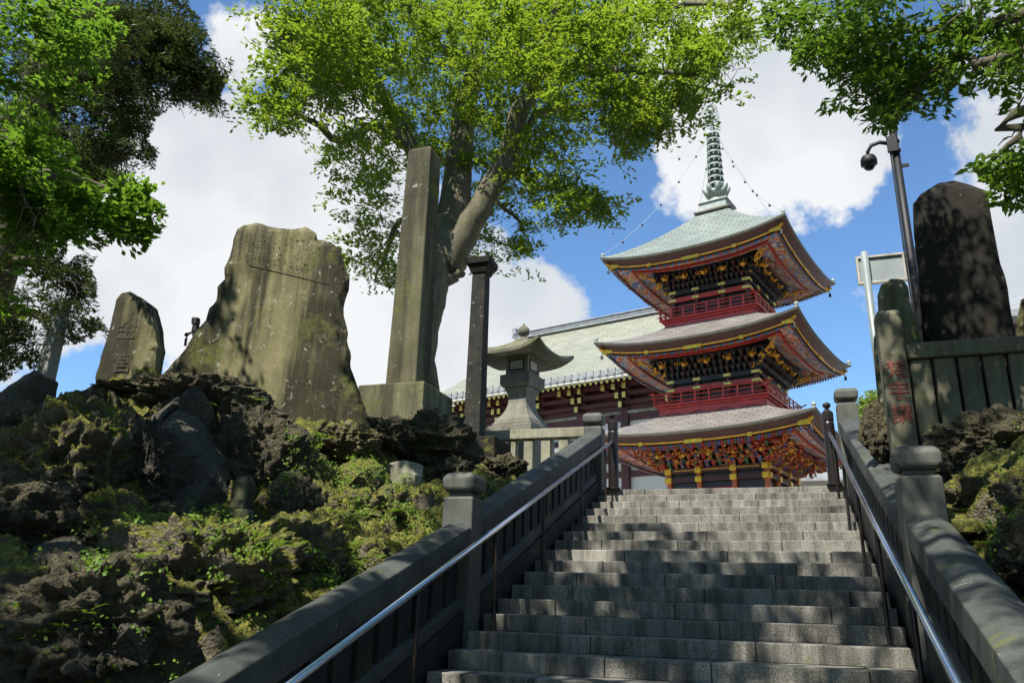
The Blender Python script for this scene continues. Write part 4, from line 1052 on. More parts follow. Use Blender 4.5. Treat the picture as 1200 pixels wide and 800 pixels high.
# ---- boulders
_ico = {}
def ico(n):
    if n not in _ico:
        bm = bmesh.new(); bmesh.ops.create_icosphere(bm, subdivisions=n, radius=1); _ico[n] = (np.array([v.co[:] for v in bm.verts]), np.array([[v.index for v in f.verts] for f in bm.faces])); bm.free()
    return _ico[n]
def boulder(P, r, seed, mat, label, name='lava_boulder', sub=5, holes=.22, planes=0, group='dark lava boulders in the banks', rot=0, cat='rock'):
    V, F = ico(sub); V = V.copy(); rr = np.random.default_rng(seed)
    if planes:
        for _ in range(planes):
            d = rr.normal(size=3); d /= np.linalg.norm(d); h = rr.uniform(.5, .8); s = V @ d; V -= np.outer(np.clip(s - h, 0, None), d)
    q = V * 1.3 + seed * 7.7
    disp = .28 * fbm(q, 3, seed) + holes * (ridged(q * 1.8, 6, seed + 3) - .4) * .6 + holes * .4 * (ridged(q * 6, 4, seed + 5) - .3) * .6
    V = V * (1 + disp)[:, None]; c, s_ = math.cos(rot), math.sin(rot)
    V = V * np.array(r); V = np.c_[V[:, 0] * c - V[:, 1] * s_, V[:, 0] * s_ + V[:, 1] * c, V[:, 2]] + np.array(P)
    o = np_mesh(name, V, F, mat, None, smooth=not planes); return tag(o, label, cat, group)
rr = random.Random(3)
GEN = 'rough dark lava boulder bedded in the mossy bank'
big_rocks = [ # px,py,D, (rx,ry,rz), mat, planes, label
    ((60, 522), 9.6, (.62, .45, .34), 'lava_rock', 0, 'dark knobbly lava rock on the skyline below the pale square pillar'),
    ((118, 492), 9.9, (.36, .35, .28), 'lava_rock', 0, 'dark lava rock at the foot of the narrow pointed stele'),
    ((232, 474), 9.9, (.72, .5, .30), 'lava_rock', 0, 'large black lava rock on the ridge in front of the huge slab'),
    ((290, 500), 9.7, (.40, .4, .32), 'lava_rock', 0, 'black lava rock at the lower left corner of the huge slab'),
    ((165, 468), 10.2, (.50, .4, .12), 'mossy_rock', 0, 'flat mossy rock on the ridge between the two inscribed stones'),
    ((298, 545), 9.0, (.50, .42, .55), 'lava_rock', 0, 'dark hollowed lava rock behind the little stone marker'),
    ((165, 555), 8.3, (.35, .3, .45), 'slab_rock', 6, 'low angular stone at the left foot of the big peaked stone'),
    ((75, 560), 8.4, (.8, .5, .55), 'mossy_rock', 0, 'broad mossy rock below the far left ridge'),
    ((20, 620), 7.6, (.5, .4, .35), 'lava_rock', 0, 'dark rock at the left edge, halfway down the bank'),
    ((125, 625), 7.6, (.4, .35, .3), 'mossy_rock', 0, 'small sunlit mossy rock above the shaded overhang'),
    ((230, 680), 6.5, (.75, .5, .45), 'mossy_rock', 0, 'wide shaded lava rock below the sunlit mossy ledge'),
    ((345, 665), 7.3, (.55, .45, .42), 'mossy_rock', 0, 'rounded black rock beside the balustrade coping'),
    ((90, 740), 5.6, (.6, .5, .4), 'lava_rock', 0, 'shaded lava rock in the lower left corner'),
    ((345, 590), 8.2, (.20, .2, .24), 'lava_rock', 0, 'small pitted rock to the right of the little stone marker'),
    ((345, 545), 9.2, (.28, .25, .25), 'mossy_rock', 0, 'pitted rock with pale edges in the middle of the mossy slope'),
    ((505, 520), 11.2, (.55, .4, .42), 'lava_rock', 0, 'black lava rock under the corner of the pillar pedestal'),
    ((450, 512), 10.8, (.4, .3, .22), 'lava_rock', 0, 'dark rough rock between the huge slab and the pedestal'),
    ((400, 520), 10.2, (.45, .3, .2), 'mossy_rock', 0, 'sunlit mossy rock at the foot of the huge slab'),
    ((430, 600), 8.8, (.35, .3, .2), 'mossy_rock', 0, 'bright mossy rock on the slope above the balustrade'),
    ((590, 552), 12.2, (.4, .3, .2), 'lava_rock', 0, 'low rubble rock in front of the short pale fence'),
    ((535, 565), 11.0, (.4, .35, .3), 'lava_rock', 0, 'dark rock just left of the balustrade newel post'),
    ((1168, 522), 8.3, (.42, .35, .27), 'lava_rock', 0, 'craggy pale-topped rock against the right fence'),
    ((1125, 545), 8.3, (.26, .24, .24), 'lava_rock', 0, 'dark shaded rock at the foot of the right fence'),
    ((1150, 585), 7.6, (.30, .28, .22), 'mossy_rock', 0, 'mossy sunlit rock on the right bank'),
    ((1215, 580), 7.2, (.3, .28, .25), 'mossy_rock', 0, 'rock on the right bank at the edge of the photo'),
    ((1225, 650), 6.2, (.25, .25, .22), 'lava_rock', 0, 'shaded rock low on the right bank'),
    ((1032, 505), 9.4, (.12, .3, .28), 'lava_rock', 0, 'dark block of stone left of the pillar with red characters'),
]
for i, (pp, D, r, m, pl, lab) in enumerate(big_rocks):
    boulder(at(*pp, D), r, 40 + i, m, lab, sub=6 if max(r) > .38 else 5, holes=.30, planes=pl, group=None, rot=rr.uniform(0, 3))
for i in range(44):
    while True:
        x, y = rr.uniform(-8.6, -3.5), rr.uniform(3, 11.5); z = float(zL(np.array([x]), np.array([y]))[0])
        px, py, zz = projn(np.array([[x, y, z]]))
        if -20 < px[0] < 600 and py[0] < 830: break
    r = rr.uniform(.10, .26); boulder((x, y, z + r * .1), (r * rr.uniform(.8, 1.5), r, r * rr.uniform(.6, 1)), 200 + i, rr.choice(['lava_rock', 'mossy_rock', 'mossy_rock']), GEN + ' left of the stairs', sub=4, holes=.3, group='small boulders in the left bank', rot=rr.uniform(0, 3))
for i in range(12):
    x, y = rr.uniform(1.6, 3.2), rr.uniform(4.5, 8.3); z = float(zR(np.array([x]), np.array([y]))[0]); r = rr.uniform(.1, .25)
    boulder((x, y, z + r * .2), (r * 1.3, r, r * .8), 300 + i, rr.choice(['lava_rock', 'mossy_rock']), GEN + ' right of the stairs', sub=4, holes=.3, group='small boulders in the right bank', rot=rr.uniform(0, 3))
# big flat-faced stones set in the left bank
def faceted(pxs, D, c, nrm, thick, label, mat='slab_rock', seed=1, **k):
    o, p = monument('standing_stone', label, pxs, D, c, nrm, thick, mat, 'rock', rough=.05, seed=seed, step=.06, **k); return o
def hull_rock(pts, label, mat, seed, name='standing_stone', rough=.014, extra=.45, cuts=9):
    bm = bmesh.new()
    for px, py, D in pts:
        bm.verts.new(v3(at(px, py, D)))
    P = np.array([v.co[:] for v in bm.verts]); c = P.mean(0); view = c - CP; view[2] = 0; view /= np.linalg.norm(view)
    for p in P: bm.verts.new(v3(c + (p - c) * .72 + view * extra))
    r = bmesh.ops.convex_hull(bm, input=bm.verts[:]); bmesh.ops.delete(bm, geom=[v for v in bm.verts if not v.link_faces], context='VERTS')
    bmesh.ops.subdivide_edges(bm, edges=bm.edges[:], cuts=cuts, use_grid_fill=True); bmesh.ops.triangulate(bm, faces=bm.faces[:]); bm.normal_update()
    V = np.array([v.co[:] for v in bm.verts]); N = np.array([v.normal[:] for v in bm.verts]); F = np.array([[v.index for v in f.verts] for f in bm.faces]); bm.free()
    V = V + N * (rough * (fbm(V * 3.3, 5, seed) * 1.6 + .6 * ridged(V * 9, 3, seed + 4)))[:, None]
    return tag(np_mesh(name, V, F, mat), label, 'rock')
hull_rock([(208, 478, 8.9), (150, 526, 8.8), (136, 560, 8.6), (138, 625, 8.2), (204, 520, 8.25), (200, 630, 7.95), (238, 495, 8.8), (266, 540, 8.6), (272, 592, 8.4), (250, 560, 8.15)], 'big peaked dark stone with flat faces and lichen in the middle of the left bank', 'slab_rock', 33)
hull_rock([(150, 520, 9.2), (160, 502, 9.3), (212, 458, 9.5), (216, 472, 9.3), (200, 478, 9.0), (155, 540, 9.0), (208, 500, 9.1)], 'flat dark slab with a sunlit top edge, leaning above the big peaked stone', 'slab_rock', 31)
hull_rock([(60, 500, 9.3), (100, 480, 9.4), (128, 500, 9.2), (120, 540, 9.0), (70, 545, 8.9), (95, 510, 8.7)], 'broad angular dark rock below the narrow pointed stele', 'slab_rock', 41)
hull_rock([(8, 575, 8.0), (25, 560, 8.1), (44, 566, 8.0), (40, 585, 7.8), (12, 592, 7.7)], 'small pale sunlit rock near the left edge', 'pedestal_stone', 42, extra=.25)
hull_rock([(40, 640, 7.0), (90, 625, 7.2), (110, 660, 6.8), (80, 700, 6.4), (35, 690, 6.4), (70, 655, 6.3)], 'angular shaded rock low on the left bank', 'slab_rock', 43)
hull_rock([(118, 720, 5.6), (160, 700, 5.8), (190, 730, 5.5), (170, 780, 5.1), (120, 770, 5.1), (150, 735, 5.0)], 'sloping shaded rock in the lower left part of the bank', 'slab_rock', 44)
hull_rock([(395, 548, 9.6), (425, 530, 9.9), (450, 545, 9.7), (440, 575, 9.3), (400, 580, 9.1), (420, 555, 9.1)], 'flat-topped mossy rock under the huge inscribed slab', 'mossy_rock', 45, extra=.3)
hull_rock([(375, 620, 8.2), (400, 600, 8.5), (430, 612, 8.4), (425, 640, 8.0), (385, 650, 7.8)], 'angular mossy rock low on the sunlit slope', 'mossy_rock', 46, extra=.3)
hull_rock([(1108, 590, 7.6), (1140, 572, 7.9), (1172, 590, 7.6), (1165, 620, 7.2), (1115, 622, 7.0)], 'flat angular mossy rock on the right bank', 'mossy_rock', 47, extra=.3)
faceted([(205, 500), (210, 462), (228, 452), (240, 470), (245, 510), (230, 520)], 8.9, (228, 480), (.5, -1, 0), .4, 'upright brown stone wedged behind the peaked stone', seed=35)
faceted([(443, 600), (444, 548), (462, 543), (480, 540), (484, 600), (470, 612)], 9.9, (462, 570), (-.35, -1, 0), .28, 'pale squared stone slab set on edge in the mossy slope', 'fence_stone', seed=37)
# little stone marker on the ledge
p = at(279, 606, 8.1); t = thing('stone_marker', 'little round-topped stone marker on a square base, on the mossy ledge', 'stone marker', p)
b = MB(); b.box(p[0] - .17, p[0] + .17, p[1] - .08, p[1] + .14, p[2] - .08, p[2] + .07); b.build('base', 'pedestal_stone', t, bevel=.015)
b = MB(); b.loft_sq(p[0] - .01, p[1] + .04, [(p[2] + .071, .085), (p[2] + .33, .08), (p[2] + .38, .065), (p[2] + .40, .03)]); b.build('shaft', 'pedestal_stone', t, bevel=.02)

# ================================================================== TREES
def leaves_mesh(C, N, L, W, flat, seed, aim=None):
    """C centres, N spray normals; returns verts, quads of folded diamond leaves"""
    r = np.random.default_rng(seed); n = len(C)
    nn = N + r.normal(size=(n, 3)) * flat; nn /= np.linalg.norm(nn, axis=1)[:, None]
    a = r.normal(size=(n, 3)); a[:, 2] -= .35
    if aim is not None: a = aim + a * .3
    a -= nn * (a * nn).sum(1)[:, None]; a /= np.linalg.norm(a, axis=1)[:, None]
    s = np.cross(nn, a); l = L * r.uniform(.7, 1.25, (n, 1)); w = W * r.uniform(.8, 1.2, (n, 1))
    V = np.stack([C - a * l * .5, C + s * w * .5 + a * l * .05, C + a * l * .5, C - s * w * .5 + a * l * .05], 1).reshape(-1, 3)
    return V, np.arange(4 * n).reshape(n, 4)
LIT = []      # (point, radius): chosen sunlit spots, leaves on their sun lines are left out
bpy.context.view_layer.update(); _dg0 = bpy.context.evaluated_depsgraph_get()
def lit(px, py, D, r):
    hit, loc, *_ = sc.ray_cast(_dg0, Vector(CP), Vector(ray(px, py)).normalized())
    LIT.append((np.array(loc) if hit and (Vector(loc) - Vector(CP)).length < 30 else at(px, py, D), r))
def sun_gap(C, pad=.0):
    keep = np.ones(len(C), bool); s = SUN / np.linalg.norm(SUN)
    for p, r in LIT:
        d = C - p; t = d @ s; dist = np.linalg.norm(d - np.outer(t, s), axis=1); keep &= ~((t > .6) & (dist < r + pad))
    return keep
def inpoly(px, py, poly):
    ins = np.zeros(len(px), bool); p = np.array(poly, float)
    if len(px) > 0: q_ = np.c_[px / 26., py / 26., px * 0]; px = px + 13 * fbm(q_, 2, 91); py = py + 13 * fbm(q_ + 50, 2, 92)
    for i in range(len(p)):
        a, c = p[i], p[(i + 1) % len(p)]
        cond = (a[1] > py) != (c[1] > py); xs = (c[0] - a[0]) * (py - a[1]) / (c[1] - a[1] + 1e-9) + a[0]; ins ^= cond & (px < xs)
    return ins
def skeleton(limbs):
    nodes = []; 
    for pts, rad in limbs:
        pts = [np.array(p, float) for p in pts]
        for i in range(len(pts) - 1):
            n = max(1, int(np.linalg.norm(pts[i + 1] - pts[i]) / .3))
            for k in range(n): nodes.append((pts[i] + (pts[i + 1] - pts[i]) * k / n, rad[i] + (rad[i + 1] - rad[i]) * k / n))
    return nodes
def wob(pts, amp, seed):
    """smooth a polyline and give it a natural wander"""
    P = np.array(pts, float); out = [P[0]]; rr = np.random.default_rng(seed)
    for i in range(len(P) - 1):
        p0 = P[max(i - 1, 0)]; p1 = P[i]; p2 = P[i + 1]; p3 = P[min(i + 2, len(P) - 1)]
        for k in range(1, 5):
            t = k / 4; out.append(.5 * (2 * p1 + (p2 - p0) * t + (2 * p0 - 5 * p1 + 4 * p2 - p3) * t * t + (3 * p1 - p0 - 3 * p2 + p3) * t ** 3) + (rr.normal(size=3) * amp if k < 4 else 0))
    return out
def make_tree(name, label, limbs, sprays, leaf, nleaf, L, W, spray_r, spray_h, seed, flat=.5, group=None, droop=.25, allow=None, cat='tree', gaps=True, clump=.0, twig=.012, maxtwig=3.0, patchy=.42, fingers=7):
    """limbs: [(points, radii)], sprays: (n,3) centres of leafy sprays"""
    rr = np.random.default_rng(seed)
    root = limbs[0][0][0]; t = thing(name, label, cat, root, group)
    sm = []
    for li, (pts, rad) in enumerate(limbs):
        P = wob(pts, .03, seed + li); R = np.interp(np.linspace(0, 1, len(P)), np.linspace(0, 1, len(rad)), rad); sm.append((P, list(R)))
        b = MB(); b.tube(P, list(R), 14 if R[0] > .2 else 9); b.build('trunk' if li == 0 else 'limb', 'bark', t, smooth=True)
    S = np.asarray(sprays)
    if gaps: S = S[sun_gap(S, spray_r * .4)]
    nodes = skeleton(sm); NP = np.array([n[0] for n in nodes]); NR_ = np.array([n[1] for n in nodes])
    d0 = np.array([np.min(((NP - s) ** 2).sum(1)) for s in S]); S = S[np.argsort(d0)]
    b = MB(); NPl = [NP]; NRl = [NR_]; cur = NP; curR = NR_; keepS = []
    for s in S:
        d = ((cur - s) ** 2).sum(1); i = int(np.argmin(d)); dist = math.sqrt(d[i])
        if dist > maxtwig: continue
        keepS.append(s)
        if dist < .15: continue
        p0 = cur[i]; r0 = min(curR[i] * .7, .012 + twig * dist * 1.2); m = (p0 + s) / 2 + rr.normal(size=3) * .07 * dist + [0, 0, .06 * dist]
        pp = [p0, (p0 * .6 + m * .4), m, s]; b.tube(pp, [r0, r0 * .8, r0 * .6, .004], 4, cap=False)
        cur = np.vstack([cur, m[None], s[None], ((m + s) / 2)[None]]); curR = np.r_[curR, r0 * .7, .012, r0 * .5]
    S = np.array(keepS)
    b.build('twigs', 'bark', t, smooth=True)['kind'] = 'stuff'
    n = len(S); C = np.repeat(S, nleaf, 0); k = len(C)
    nf = fingers; fa = rr.uniform(0, 2 * math.pi, (n, 1)) + np.arange(nf)[None] * (2 * math.pi / nf) + rr.normal(size=(n, nf)) * .35
    fl = rr.uniform(.45, 1.25, (n, nf)); si = np.repeat(np.arange(n), nleaf); fi = rr.integers(0, nf, k)
    th = fa[si, fi]; q_ = rr.uniform(.08, 1, k) ** .75; rad = q_ * fl[si, fi] * spray_r * np.repeat(rr.uniform(.7, 1.25, n), nleaf)
    side = rr.choice([-1., 1.], k) * rr.uniform(.25, .75, k) * L
    tilt = np.repeat(rr.normal(size=(n, 3)) * .22, nleaf, 0)
    th2 = th + .5 * q_ * np.sin(si * 1.7 + fi)
    O = np.c_[np.cos(th2) * rad - np.sin(th2) * side, np.sin(th2) * rad + np.cos(th2) * side, rr.normal(size=k) * spray_h + (fl[si, fi] - .8) * spray_h * 2]
    O[:, 2] += O[:, 0] * tilt[:, 0] + O[:, 1] * tilt[:, 1] - droop * rad ** 2 / spray_r
    aim = np.c_[np.cos(th2) - .8 * np.sign(side) * np.sin(th2), np.sin(th2) + .8 * np.sign(side) * np.cos(th2), np.full(k, -.35)]
    C = C + O
    drop = (fbm(C * 1.1, 3, seed) < -.42 + (.42 - patchy)) | (vnoise(C * 4.3, seed + 2) < -.35); C = C[~drop]; tilt = tilt[~drop]; aim = aim[~drop]
    if gaps: m_ = sun_gap(C); C = C[m_]; tilt = tilt[m_]; aim = aim[m_]
    if allow is not None: m_ = allow(C); C = C[m_]; tilt = tilt[m_]; aim = aim[m_]
    N = np.c_[-tilt[:, 0], -tilt[:, 1], np.ones(len(C))]
    V, Q = leaves_mesh(C, N, L, W, flat, seed + 1, aim)
    np_mesh('crown', V, Q, leaf, t)
    print(name, 'sprays', n, 'leaves', len(C)); return t

# gaps cut through the crowns for patches the photograph shows lit on the banks, stones and steps
for a in [(300, 300, 10.8, .22), (345, 330, 10.8, .35), (350, 400, 10.8, .45), (370, 470, 10.8, .45), (245, 420, 10.8, .2), (395, 480, 10.8, .3), (300, 360, 10.8, .2), (335, 480, 10.8, .3),
          (475, 330, 11, .14), (470, 430, 11, .14), (480, 220, 11, .12), (455, 470, 10.8, .25), (480, 490, 10.7, .2),
          (135, 380, 10.6, .28), (132, 430, 10.6, .25), (160, 400, 10.6, .2),
          (395, 535, 9.8, .35), (440, 545, 9.7, .3), (400, 590, 8.8, .3), (430, 630, 8.2, .3), (460, 660, 7.9, .25), (380, 560, 9.3, .25), (470, 580, 9.4, .25),
          (120, 645, 7.2, .16), (170, 640, 7.3, .22), (215, 635, 7.3, .18), (260, 620, 7.6, .2), (310, 625, 7.6, .3), (140, 655, 7, .35), (180, 645, 7, .4), (240, 640, 7.2, .35), (285, 640, 7.2, .35), (120, 635, 7, .25), (320, 650, 7.2, .3), (455, 600, 8.8, .4), (420, 570, 9, .4), (345, 640, 7.4, .2), (190, 655, 7, .15), (350, 600, 8.2, .18),
          (30, 570, 8, .15), (25, 690, 6.3, .12), (90, 505, 9.6, .15), (195, 480, 9, .1), (280, 480, 9.7, .1), (220, 440, 10.2, .2), (300, 730, 4.6, .12), (380, 690, 5.2, .1), (520, 615, 7.0, .15), (250, 780, 4.0, .12),
          (690, 649, 10.0, .25), (900, 590, 12.2, .5), (940, 575, 12.6, .5), (870, 572, 12.8, .5), (960, 610, 11.7, .3), (830, 580, 12.5, .2), (950, 625, 11, .25), (780, 573, 12.8, .2), (770, 585, 12.6, .15), (1020, 768, 7.3, .18), (950, 760, 7.4, .12), (1060, 775, 7.2, .15), (720, 795, 6.9, .12), (870, 755, 7.6, .08), (690, 592, 12.4, .15), (830, 560, 14, 1.0), (900, 640, 10.5, .15),
          (620, 530, 13.2, .5), (660, 525, 13.2, .5), (590, 535, 13.2, .3), (620, 430, 15, .9), (694, 500, 13.3, .25), (600, 480, 15, .5), (650, 470, 15, .5),
          (1015, 520, 11, .18), (1035, 560, 9.5, .15), (1100, 640, 6.6, .12), (1130, 680, 6, .12), (1170, 740, 4.8, .15), (1130, 590, 7.5, .22), (1160, 560, 7.6, .15), (1120, 620, 7, .15), (1190, 540, 8, .2), (1190, 505, 8.3, .15),
          (1130, 214, 9.8, .15), (550, 600, 7.6, .12)]: lit(*a)
for px, py, D, r in [(165, 240, 8.3, .9), (185, 215, 8.3, .5), (60, 90, 8.5, .6), (110, 45, 9, .5), (30, 240, 7.6, .4), (130, 120, 8.3, .4), (20, 20, 8.5, .5), (140, 280, 8.2, .4), (960, 50, 7.8, .5), (1010, 30, 7.6, .4), (1150, 30, 7.2, .5), (920, 25, 7.8, .3), (1080, 20, 7.5, .4), (1180, 200, 6.8, .2)]: LIT.append((at(px, py, D), r))

# ---- the big zelkova behind the pillar
A = at
def P_(*a): return A(*a)
zel_limbs = [
    ([A(484, 520, 15.2), A(486, 470, 15.2), A(490, 400, 15.2), A(503, 340, 15.2), A(520, 300, 15.2)], [.62, .46, .40, .38, .36]),
    ([A(522, 310, 15.2), A(552, 260, 15.0), A(590, 190, 14.8), A(618, 115, 14.4), A(645, 45, 13.8), A(668, -30, 13)], [.36, .27, .23, .20, .15, .08]),
    ([A(516, 312, 15.2), A(534, 230, 15.7), A(542, 150, 16), A(556, 80, 16.2), A(565, 10, 16.2), A(570, -90, 15.8)], [.40, .34, .28, .22, .15, .06]),
    ([A(516, 320, 15.3), A(500, 240, 15.6), A(478, 165, 15.4), A(448, 110, 15), A(410, 60, 14.4), A(380, -10, 13.8)], [.30, .22, .17, .13, .10, .04]),
    ([A(478, 170, 15.4), A(440, 150, 14.8), A(400, 165, 14.2), A(350, 135, 13.6), A(305, 120, 13)], [.13, .10, .08, .05, .02]),
    ([A(500, 250, 15.6), A(468, 260, 16), A(452, 300, 16.2), A(440, 330, 16.3)], [.10, .07, .05, .02]),
    ([A(618, 115, 14.4), A(640, 80, 13.8), A(690, 78, 13.2), A(760, 84, 12.6), A(830, 88, 12)], [.15, .11, .09, .06, .02]),
    ([A(600, 165, 14.7), A(640, 130, 15), A(700, 122, 15.2), A(760, 90, 15.4), A(830, 50, 15.6)], [.10, .08, .06, .05, .02]),
    ([A(645, 45, 13.8), A(700, 20, 13.2), A(780, 10, 12.6), A(870, 0, 12)], [.11, .09, .06, .02]),
    ([A(590, 190, 14.8), A(625, 215, 14.6), A(665, 220, 14.3), A(715, 235, 14)], [.08, .06, .04, .015]),
    ([A(565, 225, 15), A(600, 250, 15.6), A(620, 290, 15.9)], [.06, .04, .015]),
    ([A(556, 80, 16.2), A(500, 40, 15.4), A(460, -30, 14.6)], [.14, .1, .05]),
    ([A(512, 334, 15.2), A(534, 324, 15.1), A(543, 320, 15.05)], [.22, .12, .05]),
]
def blob_sprays(blobs, seed, den=1.0):
    r = np.random.default_rng(seed); out = []
    for px, py, rp, D0, dD, n in blobs:
        for _ in range(int(n * den)):
            a = r.uniform(0, 6.28); q = math.sqrt(r.uniform(0, 1)) * rp; D = D0 + r.uniform(-dD, dD)
            out.append(A(px + q * math.cos(a), py + q * math.sin(a) * .8, D))
    return np.array(out)
zel_den = .72
zel = [(380, 60, 75, 13.8, 1.8, 110), (350, 110, 50, 13.4, 1.5, 50), (430, 120, 60, 14.5, 2, 75), (320, 125, 25, 13, .8, 14), (330, 50, 35, 13, 1.2, 26), (400, 20, 90, 13.8, 2, 110), (300, 12, 18, 12.6, .6, 5),
       (480, 30, 80, 15, 2.5, 120), (500, 100, 60, 15.5, 2.2, 80), (560, 40, 70, 15, 2.5, 100), (640, 20, 70, 14, 2, 80), (620, 80, 50, 14.5, 2, 50), (430, 180, 45, 15, 1.8, 38), (420, 225, 32, 15.6, 1.3, 26),
       (440, 270, 36, 16, 1.3, 40), (415, 300, 20, 16, .8, 14), (450, 320, 22, 16, .8, 16), (405, 200, 20, 15, .6, 9), (490, 170, 40, 15.8, 1.5, 30), (560, 160, 40, 16.5, 1.5, 34), (600, 130, 45, 15.5, 2, 40),
       (640, 150, 45, 15, 1.5, 42), (690, 120, 50, 14, 1.8, 60), (700, 60, 60, 13.6, 1.8, 75), (760, 40, 60, 13.2, 1.8, 80), (820, 40, 55, 12.6, 1.5, 66), (860, 60, 35, 12.2, 1.2, 30), (780, 100, 40, 12.8, 1.2, 42), (740, 130, 35, 13.6, 1.2, 36), (800, 130, 22, 12.4, .8, 16), (780, 160, 16, 12.6, .6, 9),
       (740, 160, 30, 13.4, 1, 24), (850, 95, 25, 12.2, .8, 16), (760, -60, 150, 13, 3, 150), (500, -80, 200, 15, 3.5, 300), (640, 240, 38, 14.8, 1.2, 40), (600, 210, 34, 15.4, 1.4, 30), (680, 235, 26, 14.2, .9, 24), (710, 245, 18, 14, .6, 12), (590, 270, 32, 15.8, 1, 30), (620, 295, 16, 15.8, .6, 9), (570, 300, 18, 15.8, .5, 8), (600, 180, 30, 16, 1.2, 20), (660, 200, 22, 14.6, .9, 12), (560, 230, 26, 16.3, .6, 14)]
def allow_zel(C):
    px, py, z = projn(C)
    bad = inpoly(px, py, [(545, 330), (600, 322), (720, 330), (900, 330), (900, 200), (812, 178), (770, 196), (745, 240), (735, 262), (690, 272), (640, 300), (612, 312)]) | ((px > 455) & (px < 520) & (py > 190) & (z < 12.5))
    return ~bad
make_tree('zelkova_tree', 'large spreading leafy tree in the centre, its forked trunk rising behind the square pillar', zel_limbs, blob_sprays(zel, 11, 1.18), 'zelkova_leaf', 92, .115, .048, .50, .035, 5, flat=.30, allow=allow_zel, gaps=True, patchy=.18)

# ---- broadleaf maple on the left
left_poly = [(-4000, -9000), (20, -9000), (330, -9000), (250, -400), (150, 0), (148, 40), (130, 60), (135, 85), (128, 125), (142, 150), (120, 180), (118, 192), (150, 205), (172, 210), (186, 232), (192, 255), (184, 285), (160, 300), (120, 292), (90, 285), (60, 305), (50, 350), (30, 390), (0, 400), (-4000, 900)]
def allow_maple(C):
    px, py, z = projn(C)
    inf = (z > .2) & (px > -60) & (px < 1260) & (py > -40) & (py < 840)
    return ~inf | inpoly(px, py, left_poly)
def ell(n, c, r, seed, hollow=.0):
    q = np.random.default_rng(seed); d = q.normal(size=(n, 3)); d /= np.linalg.norm(d, axis=1)[:, None]; return np.array(c) + d * (q.uniform(hollow, 1, (n, 1)) ** (1 / 3)) * np.array(r)
mb = (-7.6, 1.2, 1.0)
maple_limbs = [([(-8.6, 1.0, .1), (-8.4, 1.2, 3), (-8.0, 1.6, 5.5), (-7.4, 2.2, 8)], [.36, .3, .24, .14]),
    ([(-8.4, 1.2, 3), (-8.0, 3.0, 4.6), (-7.2, 4.6, 5.4), (-6.6, 6.0, 5.8)], [.16, .12, .08, .03]),
    ([(-8.0, 1.6, 5.5), (-6.4, .6, 7.6), (-4.4, 1.0, 9.2), (-2.8, 1.6, 9.8)], [.16, .12, .08, .03]),
    ([(-7.4, 2.2, 8), (-6.6, 4.4, 9.6), (-5.4, 6, 10.6)], [.13, .08, .03]), ([(-8.2, 1.4, 4.4), (-10, 3.2, 6.4), (-11, 5, 7.4)], [.13, .09, .03]), ([(-6.4, .6, 7.6), (-4.4, -.6, 8.8), (-3, -1.8, 9.2)], [.1, .07, .03])]
def imgs(blobs, seed): return blob_sprays(blobs, seed)
maple_s = np.vstack([imgs([(50, 60, 80, 8.5, 1.2, 90), (100, 110, 40, 8.4, .8, 36), (40, 140, 60, 8.2, 1, 56), (100, 165, 30, 8.2, .6, 20), (110, 40, 45, 9, 1, 40), (150, 250, 36, 8.3, .5, 34), (110, 255, 40, 8.0, .6, 34), (30, 240, 45, 7.6, .8, 42), (20, 330, 45, 7.4, .6, 40), (0, 180, 50, 7.8, .8, 40), (60, 290, 28, 7.8, .5, 16), (165, 235, 18, 8.3, .3, 12)], 21),
    ell(420, (-5.6, 2.2, 9.2), (3.6, 4.0, 1.7), 22), ell(150, (-8.8, 4.2, 7.8), (2.6, 2.4, 1.6), 23)])
maple_s = maple_s[allow_maple(maple_s)]
make_tree('maple_tree', 'bright green broadleaf tree filling the upper left corner, nearest the viewer', maple_limbs, maple_s, 'maple_leaf', 110, .10, .042, .46, .03, 6, flat=.28, allow=allow_maple, maxtwig=2.2, twig=.009)

# ---- dark conifer behind it
con_poly = [(-4000, -9000), (150, -9000), (235, -40), (228, 8), (240, 30), (245, 55), (262, 72), (272, 85), (262, 108), (255, 135), (225, 133), (205, 115), (190, 125), (180, 165), (176, 200), (160, 215), (100, 240), (80, 300), (118, 290), (112, 350), (115, 385), (112, 410), (60, 396), (60, 415), (30, 440), (0, 455), (-4000, 900)]
def allow_con(C):
    px, py, z = projn(C); inf = (z > .2) & (px > -60) & (px < 1260) & (py > -40) & (py < 840)
    return ~inf | inpoly(px, py, con_poly)
cb = at(-60, 480, 14)
con_limbs = [([(cb[0], cb[1], 3.2), (cb[0] + .1, cb[1], 8), (cb[0], cb[1] + .1, 13), (cb[0] + .1, cb[1], 17)], [.5, .38, .25, .1])]
rr = random.Random(9)
for px, py, D in ((70, 395, 13), (105, 330, 12.6), (60, 250, 13), (150, 130, 13), (200, 95, 12.8), (262, 100, 12.6), (235, 60, 13), (170, 40, 13.2), (130, 190, 13.2), (175, 160, 13), (220, 10, 13.2), (20, 420, 12.6), (170, -30, 13.5), (100, 400, 12.8)):
    e = at(px, py, D); z = e[2] + rr.uniform(.1, .8); s = np.array([cb[0], cb[1], z]); con_limbs.append(([s, s * .5 + e * .5 + [0, 0, .25], e], [.10, .06, .015]))
